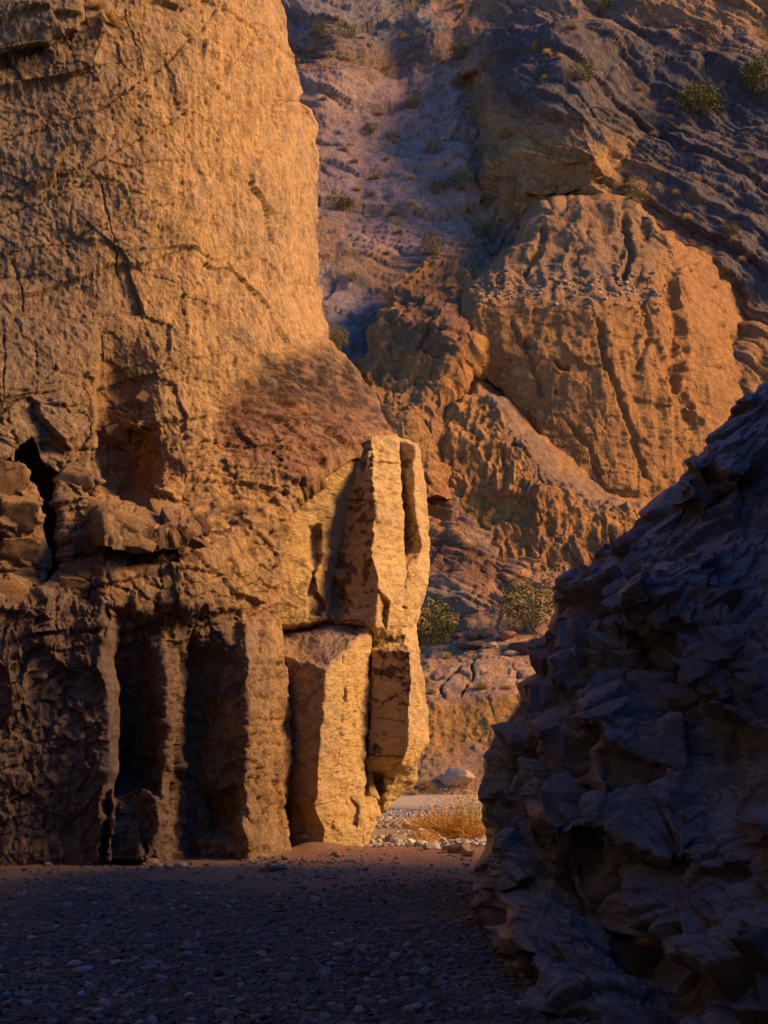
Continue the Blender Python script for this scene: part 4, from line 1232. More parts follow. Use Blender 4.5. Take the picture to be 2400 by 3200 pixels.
PHI = (1 + 5 ** .5) / 2
ICO_V = np.array([(-1, PHI, 0), (1, PHI, 0), (-1, -PHI, 0), (1, -PHI, 0), (0, -1, PHI), (0, 1, PHI), (0, -1, -PHI), (0, 1, -PHI), (PHI, 0, -1), (PHI, 0, 1), (-PHI, 0, -1), (-PHI, 0, 1)]) / math.sqrt(1 + PHI * PHI)
ICO_F = np.array([(0, 11, 5), (0, 5, 1), (0, 1, 7), (0, 7, 10), (0, 10, 11), (1, 5, 9), (5, 11, 4), (11, 10, 2), (10, 7, 6), (7, 1, 8), (3, 9, 4), (3, 4, 2), (3, 2, 6), (3, 6, 8), (3, 8, 9), (4, 9, 5), (2, 4, 11), (6, 2, 10), (8, 6, 7), (9, 8, 1)])


def subdiv(V, Fc):
    V = [tuple(v) for v in V]
    mid = {}

    def m(a, b):
        k = (min(a, b), max(a, b))
        if k not in mid:
            q = (np.array(V[a]) + np.array(V[b]))
            V.append(tuple(q / np.linalg.norm(q)))
            mid[k] = len(V) - 1
        return mid[k]
    out = []
    for a, b, c in Fc:
        ab, bc, ca = m(a, b), m(b, c), m(c, a)
        out += [(a, ab, ca), (b, bc, ab), (c, ca, bc), (ab, bc, ca)]
    return np.array(V), np.array(out)


ICO2_V, ICO2_F = subdiv(ICO_V, ICO_F)
ICO3_V, ICO3_F = subdiv(ICO2_V, ICO2_F)
ICO4_V, ICO4_F = subdiv(ICO3_V, ICO3_F)


def stone_shape(V, seed, cuts=7, rough=0.06):
    r = np.random.default_rng(seed)
    W = V.copy()
    for _ in range(cuts):
        n = r.normal(size=3)
        n /= np.linalg.norm(n)
        h = r.uniform(0.45, 0.85)
        d = W @ n - h
        W = W - np.clip(d, 0, None)[:, None] * n * 0.92
    W = W * (1 + rough * fbm(W * 1.6 + seed * 3.1, 3))[:, None]
    return W


def block_shape(V, seed, chip=0.05):
    """an angular joint block: box planes a little out of true, corners knocked off, chipped faces"""
    r = np.random.default_rng(seed)
    W = V * 1.6
    P = []
    for ax in range(3):
        for sg in (-1, 1):
            n_ = np.zeros(3)
            n_[ax] = sg
            P.append((n_ + r.normal(size=3) * 0.16, r.uniform(0.72, 0.95)))
    for _ in range(5):
        n_ = np.sign(r.normal(size=3)) * r.uniform(0.25, 1, 3)
        P.append((n_, r.uniform(0.72, 1.0)))
    for _ in range(2):
        for n_, h in P:
            n_ = n_ / np.linalg.norm(n_)
            W = W - np.clip(W @ n_ - h, 0, None)[:, None] * n_
    W = W * (1 + chip * facets(W * 2.4 + seed * 1.7, .7, .6, .25, .08, 2) + 0.4 * chip * facets(W * 6 + seed, .8, .5, .3, .1, 3) + 0.3 * chip * fbm(W * 5 + seed, 3))[:, None]
    return W


_blk = {}


def rock_block(parent, P, axes, size, mat, col, var, name='rock_block'):
    key = (mat.name, var, tuple(np.round(np.array(col), 3)))
    if key not in _blk:
        W = block_shape(ICO4_V, 900 + var)
        C = np.tile(np.array(col), (len(W), 1))
        C = C * (1 + 0.35 * fbm(W * 1.2 + var, 3))[:, None]
        v = np.abs(pnoise(W * np.array([.8, .8, 2.2]) + var * 3.3))
        C = mixc(C, (1 - sstep(0, 0.02, v)) * 0.35, np.array(col) * 2.4)
        o = make_mesh(name, W, ICO4_F, mat, C, smooth=True, parent=parent)
        _blk[key] = o.data
    else:
        o = bpy.data.objects.new(name, _blk[key])
        S.collection.objects.link(o)
        o.parent = parent
    from mathutils import Matrix
    A = np.stack(axes, 1) * np.array(size)[None, :]
    M = np.eye(4)
    M[:3, :3] = A
    M[:3, 3] = P
    o.matrix_world = Matrix(M.tolist())
    return o


def frame(theta, lean, yaw=0.0):
    """long axis in the picture plane at theta, bed normal leaning towards the viewer, third axis into the rock"""
    a = np.array([math.cos(theta) * math.cos(yaw), math.sin(yaw), math.sin(theta)])
    a /= np.linalg.norm(a)
    up = np.array([-math.sin(theta) * .6, -math.sin(lean), math.cos(lean)])
    nb = up - a * (up @ a)
    nb /= np.linalg.norm(nb)
    c = np.cross(nb, a)
    return [a, c, nb]


DK = [(0.25, 0.257, 0.295), (0.29, 0.295, 0.33), (0.20, 0.18, 0.18), (0.265, 0.27, 0.305)]
# big blocks of the outcrop: bearing of the centre, width, depth and thickness in photograph pixels, direction of the bed, lean of its top
for k, (px, py, w, dp, th, ang, lean, out) in enumerate((
        (2090, 2430, 470, 330, 330, -14, 52, .10), (1910, 2235, 270, 190, 110, -10, 40, .15), (1900, 3040, 640, 260, 190, -33, 42, .10), (2180, 3260, 480, 260, 190, -33, 42, .10),
        (1640, 2700, 170, 170, 130, -22, 46, .10), (1570, 2690, 110, 120, 120, -38, 40, .10), (1566, 2390, 110, 150, 190, -62, 28, .08), (1640, 2310, 150, 140, 90, 18, 40, .12),
        (1745, 2270, 150, 140, 90, 16, 42, .12), (1740, 2490, 120, 120, 110, 10, 40, .12), (1830, 2540, 270, 190, 120, 14, 46, .12), (2310, 2140, 380, 260, 220, -18, 44, .10),
        (2260, 1850, 560, 300, 170, 12, 50, .02), (1840, 1850, 200, 150, 100, 14, 40, .10), (1840, 2010, 150, 140, 110, -12, 44, .12), (1720, 2150, 160, 140, 110, 12, 42, .10),
        (2310, 1450, 380, 200, 130, 32, 46, .06), (2440, 1720, 330, 190, 170, 8, 40, .18), (2430, 1250, 240, 150, 110, 26, 40, .08), (2470, 2640, 320, 240, 240, -16, 44, .12),
        (2000, 2820, 280, 160, 150, -30, 20, .05), (2240, 2900, 230, 170, 120, -12, 42, .12), (2260, 3060, 220, 140, 180, -20, 14, .05), (1980, 1720, 210, 150, 100, 34, 42, .06),
        (1690, 2940, 200, 150, 150, -36, 36, .10), (1600, 3120, 200, 160, 170, -40, 36, .08), (1760, 3190, 240, 160, 160, -34, 30, .06), (1560, 2870, 130, 120, 150, -50, 24, .06),
        (1700, 2050, 110, 110, 110, 20, 34, .05), (2120, 1560, 190, 150, 90, 30, 40, .08), (2040, 1640, 170, 130, 80, 30, 42, .06), (2520, 2980, 320, 240, 260, -16, 34, .08),
        (2480, 2380, 260, 200, 170, -16, 44, .12), (1600, 2500, 120, 130, 110, -8, 38, .12), (1750, 2390, 130, 120, 120, 12, 36, .12), (2330, 1620, 300, 160, 80, 20, 50, .04))):
    if k in (0, 2, 4, 5, 6, 11, 12, 33, 21, 1, 3, 10, 16, 17, 18, 19, 20, 22, 23, 24, 25, 26, 27, 30, 31, 32, 35):
        continue
    P, nn = spot(px, py)
    q = P[1] / F_PX
    P = P - np.array([0, 1, 0]) * out * 0.5 + np.array([0, 1, 0]) * dp * q * 0.44
    fr = frame(math.radians(ang), math.radians(lean), math.radians(random.uniform(-14, 14)))
    rock_block(OUTCROP, P, fr, (w * q * .52, dp * q * .55, th * q * .5), M_DARK, DK[k % 4], k % 14)
# and the rubble of smaller joint blocks between them
nb = 0
while nb < 90:
    px, py = random.uniform(1500, 2420), random.uniform(1250, 3200)
    sil = float(np.interp(py, [q[1] for q in RS], [q[0] for q in RS]))
    if px < sil + 22:
        continue
    midz = 1850 < py < 2260 and px > 1720
    if not midz:
        continue
    P, nn = spot(px, py, r=10)
    q = P[1] / F_PX
    w = random.uniform(60, 150) if midz else random.uniform(70, 190)
    ang = random.gauss(28 if py < 2000 else (12 if py < 2250 else -26), 7)
    fr = frame(math.radians(ang), math.radians(random.uniform(34, 54)), math.radians(random.gauss(0, 9)))
    P = P + np.array([0, 1, 0]) * w * q * 0.30
    rock_block(OUTCROP, P, fr, (w * q * .55, w * q * random.uniform(.4, .6), w * q * random.uniform(.22, .42)), M_DARK, random.choice(DK), random.randrange(14))
    nb += 1

# joint blocks of the tall cliff: the stack beside the slit and the slabs on the ledge
for px, py, w, dp, th, ang, lean in (
        (20, 1500, 120, 120, 150, -8, 20), (50, 1610, 120, 120, 150, -4, 30), (45, 1710, 140, 130, 100, 4, 30), (50, 1790, 140, 130, 90, 2, 24), (0, 1840, 130, 120, 70, 4, 24),
        (240, 1490, 130, 90, 100, -30, 20), (270, 1590, 110, 90, 90, -10, 26), (265, 1690, 130, 90, 100, 4, 22), (260, 1810, 150, 110, 80, -4, 30), (215, 1830, 120, 110, 70, -4, 30),
        (380, 1625, 150, 110, 50, -16, 44), (470, 1640, 160, 110, 46, -20, 46), (560, 1650, 140, 110, 46, -18, 44), (420, 1680, 150, 110, 40, -10, 40), (520, 1600, 130, 100, 40, -20, 46),
        (360, 1345, 100, 70, 90, 24, 24), (420, 1350, 60, 60, 60, 30, 20), (450, 1250, 90, 70, 100, 40, 20), (380, 1440, 100, 70, 80, -8, 20)):
    P, nn = spot(px, py)
    q = P[1] / F_PX
    P = P + np.array([0, 1, 0]) * dp * q * 0.30
    fr = frame(math.radians(ang), math.radians(lean), math.radians(random.uniform(8, 30)))
    rock_block(cliff, P, fr, (w * q * .5, dp * q * .55, th * q * .5), M_CLIFF, random.choice([(0.40, 0.25, 0.13), (0.36, 0.235, 0.14), (0.42, 0.26, 0.12)]), random.randrange(14))

# =================================================================== STONES
STONES = [stone_shape(ICO2_V, 100 + k, 7, 0.08) for k in range(14)]
PEBBLES = [stone_shape(ICO_V, 300 + k, 3, 0.12) for k in range(10)]


def rots(n):
    a = RNG.uniform(0, 2 * math.pi, n)
    return a


def scatter(name, pts, sizes, cols, shapes, faces, mat, flat=0.6, sink=0.25, smooth=False):
    """many stones in one mesh"""
    n = len(pts)
    a = rots(n)
    ca, sa = np.cos(a), np.sin(a)
    kind = RNG.integers(0, len(shapes), n)
    B = np.stack(shapes)[kind]
    asp = RNG.uniform(0.65, 1.15, (n, 3)) * np.array([1.15, 0.85, flat])
    B = B * asp[:, None, :]
    tx = RNG.uniform(-.35, .35, n)
    x, y, z = B[..., 0], B[..., 1], B[..., 2]
    z2 = z + x * tx[:, None]
    X = x * ca[:, None] - y * sa[:, None]
    Yy = x * sa[:, None] + y * ca[:, None]
    V = np.stack([X, Yy, z2], -1) * sizes[:, None, None]
    V = V + pts[:, None, :]
    V[..., 2] += (sizes * flat * (1 - 2 * sink))[:, None] * 0.5
    m = B.shape[1]
    Fc = (faces[None] + (np.arange(n) * m)[:, None, None]).reshape(-1, 3)
    C = np.repeat(cols, m, 0)
    return make_mesh(name, V.reshape(-1, 3), Fc, mat, C, smooth=smooth)


def stone_cols(n, kind='wash'):
    base = np.array([[0.20, 0.19, 0.195], [0.26, 0.25, 0.25], [0.17, 0.15, 0.145], [0.25, 0.20, 0.16], [0.38, 0.36, 0.34], [0.22, 0.15, 0.11]])
    w = np.array([.3, .22, .2, .15, .08, .05])
    if kind == 'pale':
        w = np.array([.15, .3, .05, .15, .33, .02])
    if kind == 'cong':
        base = base * np.array([1.35, 1.05, 0.8])
    c = base[RNG.choice(6, n, p=w)]
    return c * RNG.uniform(0.75, 1.25, (n, 1))


def cliff_front(x):
    return np.interp(x, [-6, -5, -3.5, -2, -1.2, -0.3, 0.1], [20.0, 20.4, 21.2, 21.9, 22.7, 24.2, 24.5])


n = 40000
y = 1 / RNG.uniform(1 / 25.0, 1 / 7.6, n)
y = np.where(RNG.random(n) < 0.35, RNG.uniform(8, 24.5, n), y)
x = RNG.uniform(-0.31, 0.16, n) * (y + 0.5)
ok = (y < cliff_front(x) + 0.2)
dens = fbm(np.stack([x * 0.5, y * 0.8, x * 0 + 3], -1), 3)
ok &= RNG.random(n) < np.clip(0.75 + 0.8 * dens - 0.75 * sstep(16, 19.5, y), 0.12, 1)
x, y = x[ok], y[ok]
sz = np.clip(RNG.lognormal(math.log(0.019), 0.5, len(x)), 0.008, 0.06)
pts = np.stack([x, y, ground_h(x, y)], -1)
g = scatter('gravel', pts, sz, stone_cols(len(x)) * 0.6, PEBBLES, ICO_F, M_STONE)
tag(g, 'loose grey gravel covering the shaded floor of the wash', kind='stuff')

# cobbles in the gap, in the light
n = 3200
y = RNG.uniform(24.6, 44, n)
x = RNG.uniform(-0.6, 2.6, n) * (y / 30)
d = fbm(np.stack([x * 0.5, y * 0.25, x * 0 + 8], -1), 3)
ok = RNG.random(n) < np.clip(0.9 - (y - 25) * 0.045 + d, 0.04, 1)
x, y = x[ok], y[ok]
sz = np.clip(RNG.lognormal(math.log(0.052), 0.4, len(x)), 0.02, 0.14)
pts = np.stack([x, y, ground_h(x, y)], -1)
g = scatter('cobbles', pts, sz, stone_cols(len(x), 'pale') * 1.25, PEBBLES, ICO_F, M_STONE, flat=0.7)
tag(g, 'pale cobbles spread over the lit wash floor beyond the cliff corner', kind='stuff')

_stone_mesh = {}


def single_stone(name, P, size, col, label, cat, group=None, flat=0.6, rz=None, asp=(1.15, 0.85), hi=False, seed=0, sink=0.2, tilt=0.0, mat=None):
    V0, F0 = (ICO4_V, ICO4_F) if hi else (ICO2_V, ICO2_F)
    key = (hi, seed % 9, tuple(np.round(np.array(col) * 20)), mat.name if mat else '')
    if key not in _stone_mesh:
        V = stone_shape(V0, 500 + seed % 9, 9 if hi else 7, 0.10)
        if hi:
            V = V + V * (0.03 * facets(V * 2.2 + seed, .8, .5, .3, .12, 3) + 0.015 * fbm(V * 6 + seed, 3))[:, None]
        o = make_mesh(name, V, F0, mat or M_STONE, np.tile(np.array(col), (len(V), 1)), smooth=hi)
        _stone_mesh[key] = o.data
    else:
        o = bpy.data.objects.new(name, _stone_mesh[key])
        S.collection.objects.link(o)
    o.scale = (size * asp[0], size * asp[1], size * flat)
    o.rotation_euler = (tilt, tilt * 0.5, random.uniform(0, 6.28) if rz is None else rz)
    o.location = (P[0], P[1], P[2] + size * flat * (1 - 2 * sink) * 0.7)
    return tag(o, label, cat, group)


# larger stones of the gravel bed, each its own object
n = 0
cols5 = [(0.27, 0.265, 0.28), (0.40, 0.39, 0.39), (0.21, 0.185, 0.175), (0.30, 0.23, 0.17), (0.24, 0.235, 0.25)]
while n < 230:
    y = 1 / random.uniform(1 / 21.5, 1 / 8.6)
    x = random.uniform(-0.29, 0.085) * y
    if y > cliff_front(x) - 0.5:
        continue
    k = random.choice(range(5))
    single_stone('stone', (x, y, float(ground_h(np.array([x]), np.array([y]))[0])), min(0.085, random.lognormvariate(math.log(0.038), 0.3)), cols5[k],
                 'loose fist sized stone lying in the shaded gravel bed', 'stone', 'larger stones of the gravel bed', flat=random.uniform(.5, .75), seed=random.randrange(9))
    n += 1

# fallen stones along the foot of the cliff
n = 0
while n < 24:
    x = random.uniform(-5.4, 0.0)
    y = float(cliff_front(x)) - abs(random.gauss(0.0, 0.35)) + 0.15
    single_stone('fallen_stone', (x, y, float(ground_h(np.array([x]), np.array([y]))[0])), min(0.16, random.lognormvariate(math.log(0.045), 0.4)),
                 random.choice([(0.30, 0.215, 0.14), (0.24, 0.18, 0.14), (0.36, 0.26, 0.16)]), 'broken stone fallen along the foot of the tall cliff', 'stone',
                 'fallen stones at the foot of the cliff', flat=random.uniform(.5, .8), seed=random.randrange(9))
    n += 1

# stones that can be told apart in the foreground
for px, py, s, col, lab in (
        (575, 2703, 42, (0.36, 0.33, 0.32), 'pale rounded stone on the gravel just below the fluted columns'),
        (842, 2718, 46, (0.16, 0.13, 0.12), 'dark angular stone, middle one of three near the foot of the cliff'),
        (812, 2726, 40, (0.36, 0.24, 0.16), 'tan flat stone just left of the dark angular stone'),
        (880, 2718, 44, (0.26, 0.22, 0.20), 'grey flat stone just right of the dark angular stone'),
        (955, 2618, 34, (0.46, 0.35, 0.24), 'pale tan stone lying on the sand at the foot of the leaning slab'),
        (815, 2682, 40, (0.32, 0.26, 0.19), 'flat slab stone at the very foot of the right fluted column'),
        (356, 3013, 46, (0.40, 0.39, 0.40), 'whitish stone alone in the dark gravel'),
        (75, 3136, 46, (0.34, 0.33, 0.34), 'pale round stone in the dark gravel near the lower left corner'),
        (1290, 3160, 70, (0.27, 0.27, 0.30), 'broad grey stone in the dark gravel near the outcrop')):
    P, _ = spot(px, py)
    single_stone('stone', P, s / 2 / F_PX * P[1], col, lab, 'stone', flat=0.55, hi=True, seed=px % 9)

# stones at the edge of the gap
for px, py, s, lab in ((1322, 2644, 44, 'smooth pale boulder, first of the row under the dry bush'), (1362, 2652, 52, 'flat pale boulder in the row under the dry bush, second from the cliff'),
                       (1398, 2655, 46, 'slanting grey boulder under the middle of the dry bush'), (1450, 2664, 74, 'mossy tan boulder in the row under the dry bush, nearest the outcrop'),
                       (1470, 2676, 40, 'small white boulder in front of the mossy tan boulder'), (1240, 2626, 60, 'dark low boulder at the edge of the pale cobbles')):
    P, _ = spot(px, py)
    single_stone('boulder', P, s / 2 / F_PX * P[1] * 1.1, (0.30, 0.22, 0.13) if 'tan' in lab else ((0.2, .17, .14) if 'dark' in lab else (0.44, 0.39, 0.32)), lab, 'boulder', flat=0.6, hi=True, seed=px % 9)

# far boulders
RED = (0.125, 0.055, 0.042)
for px, py, w, fl, col, lab in (
        (1472, 2028, 78, 0.42, (0.10, 0.055, 0.055), 'long flat dark maroon boulder, lowest left of the dark boulder cluster'),
        (1484, 2000, 50, 0.62, (0.15, 0.065, 0.045), 'dark red brown boulder above the long flat maroon one'),
        (1526, 1992, 44, 0.85, (0.27, 0.13, 0.08), 'upright rusty boulder at the top of the dark boulder cluster'),
        (1588, 1998, 50, 0.72, (0.24, 0.11, 0.06), 'orange and black blotched boulder right of the upright rusty one'),
        (1632, 2042, 88, 0.62, RED, 'big blocky dark red boulder, largest of the cluster above the bedrock dome'),
        (1692, 2030, 62, 0.5, (0.16, 0.075, 0.05), 'dark red boulder half hidden by the black outcrop'),
        (1430, 1994, 36, 0.62, (0.17, 0.085, 0.065), 'small dark red boulder at the left end of the boulder cluster'),
        (1430, 2015, 22, 0.8, (0.24, 0.16, 0.13), 'small grey brown stone below the leftmost dark red boulder'),
        (1558, 1997, 28, 0.75, (0.46, 0.31, 0.19), 'pale tan stone squeezed between rusty and blotched boulders'),
        (1535, 2022, 30, 0.7, (0.45, 0.28, 0.14), 'pale orange stone below the upright rusty boulder'),
        (1578, 2026, 34, 0.6, (0.44, 0.29, 0.17), 'flat pale stone left of the big blocky red boulder'),
        (1598, 2045, 44, 0.5, (0.43, 0.29, 0.18), 'pale angular stone against the big red boulder'),
        (1516, 1974, 20, 0.8, (0.16, 0.13, 0.15), 'small grey stone behind the upright rusty boulder'),
        (1500, 2052, 26, 0.5, (0.30, 0.21, 0.17), 'small flat stone on the bedrock dome edge'),
        (1420, 2446, 92, 0.62, (0.42, 0.29, 0.18), 'large pale boulder at the far edge of the wash'),
        (1385, 2436, 34, 0.6, (0.52, 0.31, 0.20), 'pink stone leaning on the large pale boulder'),
        (1462, 2440, 46, 0.5, (0.44, 0.28, 0.17), 'low orange stone right of the large pale boulder'),
        (1560, 2262, 14, 0.7, (0.5, 0.4, 0.28), 'small white stone stuck in the orange bank')):
    P, _ = spot(px, py)
    single_stone('boulder', P, w / 2 / F_PX * P[1] * 1.08, col, lab, 'boulder', flat=fl, hi=True, seed=px % 9, asp=(1.15, 0.8), rz=random.uniform(-.4, .4), sink=0.08)

# rubble on the bluff's top
k = 0
while k < 150:
    px, py = random.uniform(1480, 2080), random.uniform(830, 1010)
    if abs(py - (900 + 0.05 * (px - 1700))) > 75 * random.random() + 8:
        continue
    P, nn = spot(px, py, r=8)
    sz = random.choice((9, 11, 12, 14, 16, 20)) * random.uniform(.8, 1.25)
    single_stone('rubble_stone', P, sz / 2 / F_PX * P[1], random.choice([(0.40, 0.29, 0.19), (0.30, 0.24, 0.20), (0.46, 0.32, 0.19), (0.25, 0.20, 0.18)]),
                 'stone in the rubble lying along the top of the orange bluff', 'stone', 'rubble on top of the bluff', flat=.7, seed=random.randrange(9))
    k += 1


# =================================================================== PLANTS
M_LEAF = plain_material('green_leaf', (0.135, 0.135, 0.03), var=0.45, scale=6)
M_OLIVE = plain_material('olive_leaf', (0.16, 0.13, 0.04), var=0.45, scale=6)
M_STRAW = plain_material('dry_straw', (0.50, 0.34, 0.14), var=0.35, scale=6)
M_GOLD = plain_material('golden_grass', (0.52, 0.30, 0.075), var=0.4, scale=5)
M_GREY = plain_material('grey_twig', (0.20, 0.165, 0.125), var=0.3, scale=8)
M_SAGE = plain_material('pale_green_leaf', (0.33, 0.30, 0.11), var=0.4, scale=6)
M_YEL = plain_material('yellow_leaf', (0.40, 0.29, 0.06), var=0.4, scale=6)


def blades(n, rad, hgt, width, r, droop=0.25, base=0.12, up=0.2, shape='ball'):
    """thin curved blades from a common base: vertices and quads"""
    V, Fc = [], []
    for _ in range(n):
        a = r.uniform(0, 2 * math.pi)
        e = math.acos(r.uniform(up, 1.0))
        d = np.array([math.sin(e) * math.cos(a), math.sin(e) * math.sin(a), math.cos(e)])
        L = r.uniform(0.55, 1.0)
        b0 = np.array([r.normal() * base * rad, r.normal() * base * rad, 0])
        pts = []
        bend = np.array([math.cos(a), math.sin(a), -1.0]) * droop * r.uniform(0.2, 1)
        for t in (0, 0.5, 1):
            pts.append(b0 + d * np.array([rad, rad, hgt]) * L * t + bend * np.array([rad, rad, hgt]) * t * t * 0.5)
        side = np.cross(d, r.normal(size=3))
        side /= np.linalg.norm(side) + 1e-9
        w = width * r.uniform(.6, 1.3)
        s = len(V)
        for q, ww in zip(pts, (w, w * .8, w * .25)):
            V += [q - side * ww, q + side * ww]
        Fc += [(s, s + 1, s + 3, s + 2), (s + 2, s + 3, s + 5, s + 4)]
    return np.array(V), np.array(Fc)


def leaves(n, rad, hgt, size, r, z0=0.15, clump=10, hollow=0.4):
    """leaf quads gathered in clumps through the crown's volume"""
    V, Fc = [], []
    nc = max(1, n // clump)
    for _ in range(nc):
        while True:
            q = r.uniform(-1, 1, 3)
            l = np.linalg.norm(q)
            if hollow < l < 1 and q[2] > -0.75:
                break
        c = np.array([q[0] * rad, q[1] * rad, hgt * (z0 + (1 - z0) * (q[2] * .5 + .5))])
        for _ in range(clump):
            p = c + r.normal(size=3) * np.array([rad, rad, hgt]) * 0.13
            p[2] = max(p[2], 0.02)
            t = r.normal(size=3) + np.array([0, 0, .5])
            t /= np.linalg.norm(t)
            s2 = np.cross(t, r.normal(size=3))
            s2 /= np.linalg.norm(s2) + 1e-9
            L = size * r.uniform(.6, 1.4)
            s = len(V)
            V += [p - t * L, p + s2 * L * .45, p + t * L, p - s2 * L * .45]
            Fc.append((s, s + 1, s + 2, s + 3))
    return np.array(V), np.array(Fc)


_proto = {}


def plant(kind, P, w, h, label, cat, group=None, var=0, name=None):
    """kinds: creosote, tuft, ball, twigs, yellow. An Empty at the root with crown and stems under it; copies share meshes"""
    key = (kind, var)
    if key not in _proto:
        r = np.random.default_rng(700 + var * 13 + len(kind) * 5)
        parts = []
        if kind == 'creosote':
            parts.append(('stems', blades(90, .42, .9, .008, r, droop=.1, base=.12, up=.35), M_GREY))
            parts.append(('foliage', leaves(1500, .55, 1.05, .036, r, z0=.2, clump=14), M_LEAF))
        elif kind == 'olive':
            parts.append(('stems', blades(80, .42, .8, .008, r, droop=.15, base=.2, up=.2), M_GREY))
            parts.append(('foliage', leaves(1000, .55, 1.0, .04, r, z0=.12, clump=12, hollow=.3), M_OLIVE))
        elif kind == 'dense':
            parts.append(('stems', blades(60, .40, .8, .01, r, droop=.1, base=.3, up=.1), M_GREY))
            parts.append(('foliage', leaves(1500, .55, 1.0, .045, r, z0=.05, clump=16, hollow=.2), M_LEAF))
        elif kind == 'ball':
            parts.append(('twigs', blades(700, .5, .85, .012, r, droop=.3, base=.10, up=.0), M_STRAW))
        elif kind == 'yellow':
            parts.append(('stems', blades(60, .4, .7, .007, r, droop=.2, base=.2, up=.1), M_GREY))
            parts.append(('foliage', leaves(700, .5, .9, .03, r, z0=.08, clump=9, hollow=.2), M_YEL))
        elif kind == 'twigs':
            parts.append(('twigs', blades(320, .55, 1.0, .006, r, droop=.15, base=.15, up=.15), M_GREY))
        root = bpy.data.objects.new(name or 'shrub', None)
        S.collection.objects.link(root)
        ch = []
        for pn, (V, Fc), m in parts:
            ch.append(make_mesh(pn, V, Fc, m, smooth=False, parent=root))
        _proto[key] = ch
    else:
        root = bpy.data.objects.new(name or 'shrub', None)
        S.collection.objects.link(root)
        for c in _proto[key]:
            d = c.copy()
            S.collection.objects.link(d)
            d.parent = root
    root.location = (P[0], P[1], P[2] - 0.03 * h)
    root.scale = (w, w * .9, h)
    root.rotation_euler = (0, 0, random.uniform(0, 6.28))
    return tag(root, label, cat, group)


def put(kind, px, py, wpx, hpx, label, cat='shrub', group=None, var=0, name=None, far=None):
    """root at the lower edge"""
    P, nn = spot(px, py, far)
    k = P[1] / F_PX
    return plant(kind, P, wpx * k, hpx * k, label, cat, group, var, name)


for a in (
        ('creosote', 1658, 1975, 190, 150, 'big airy green bush on the gravel mound', 0),
        ('dense', 1352, 2010, 130, 135, 'dense green bush beside the lit cliff edge, left of the gravel mound', 1),
        ('dense', 2195, 345, 150, 85, 'wide bright green bush among dark slabs, near the top right', 2),
        ('dense', 2380, 300, 110, 120, 'dark bush at the right edge of the hillside', 3),
        ('dense', 1068, 650, 82, 56, 'low green bush beside the upper cliff edge', 2),
        ('creosote', 1446, 592, 96, 66, 'dark green bush right of the olive bush, on the pale slabs above the spur', 3),
        ('olive', 1366, 605, 84, 54, 'olive brown bush touching a dark green one, on the pale slabs', 0),
        ('olive', 1352, 790, 76, 70, 'olive bush at the upper end of the reddish spur', 1),
        ('creosote', 1288, 340, 52, 40, 'small green bush, highest on the pale banded slabs', 0),
        ('creosote', 1162, 420, 50, 36, 'small dark bush, leftmost of three below the highest green bush', 1),
        ('olive', 1228, 452, 56, 48, 'olive bush, middle of three on the banded slabs', 2),
        ('olive', 1355, 480, 64, 50, 'thin brown bush, rightmost of three on the banded slabs', 3),
        ('olive', 1500, 735, 70, 60, 'brown green bush just left of the bluff top', 2),
        ('creosote', 1068, 1090, 60, 72, 'feathery grey green bush in the corner behind the cliff', 2),
        ('olive', 1100, 880, 40, 36, 'small bush on the tilted slabs beside the cliff', 0),
        ('olive', 1985, 640, 80, 60, 'bush behind the right end of the bluff top', 1),
        ('olive', 2280, 740, 60, 50, 'bush on the dark slope right of the bluff', 2),
        ('olive', 2210, 120, 84, 56, 'dark bush under the orange rim at the top', 3),
        ('creosote', 1885, 36, 64, 46, 'green bush cut by the top edge of the picture', 1),
        ('olive', 1440, 185, 90, 60, 'bush in the notch left of the dark knob', 0),
        ('olive', 1010, 110, 80, 54, 'brown bush beside the top of the cliff', 1),
        ('olive', 1080, 120, 70, 40, 'low brown bush right of the one beside the cliff top', 2),
        ('olive', 1820, 250, 90, 60, 'thin bush in the hollow of the dark knob', 3),
        ('olive', 1530, 650, 60, 46, 'brown bush under the orange seam above the bluff', 0)):
    put(a[0], a[1], a[2], a[3], a[4], a[5], var=a[6], name='green_bush' if a[0] in ('creosote', 'dense') else 'bush')

straw = [(1118, 590), (1134, 118), (1178, 560), (1250, 725), (1390, 680), (1390, 195), (1680, 140), (1712, 168), (1752, 185), (1920, 135), (1705, 250), (1010, 310), (1290, 640), (1210, 795), (1160, 610),
         (1270, 120), (1440, 20), (1790, 90), (2095, 370), (2090, 320), (2260, 270), (2150, 680), (2230, 610), (2360, 570), (2080, 500), (2040, 420), (2110, 610), (1975, 610), (1560, 690), (1235, 440),
         (1190, 345), (1390, 440), (1080, 470), (1110, 505), (1205, 500), (1460, 660), (2000, 280), (2290, 760), (2320, 820), (1050, 60), (1400, 900), (1285, 560), (1230, 660), (2140, 470), (2180, 560)]
for k, (px, py) in enumerate(straw):
    w = random.uniform(28, 50)
    put('ball', px, py, w, w * .72, 'small straw coloured dry bush dotted over the far hillside', 'dry bush', 'dry bushes on the far hillside', k % 3, 'dry_bush')
yel = [(1275, 95), (1290, 40), (1475, 270), (1520, 395), (1800, 30), (2380, 120), (2330, 520), (1985, 590), (1560, 420), (1240, 705), (1310, 120), (2260, 1020), (2140, 1090)]
for k, (px, py) in enumerate(yel):
    w = random.uniform(30, 50)
    put('yellow', px, py, w, w * .9, 'small yellow leaved bush growing on the far hillside', 'bush', 'yellow bushes on the far hillside', k % 2, 'yellow_bush')

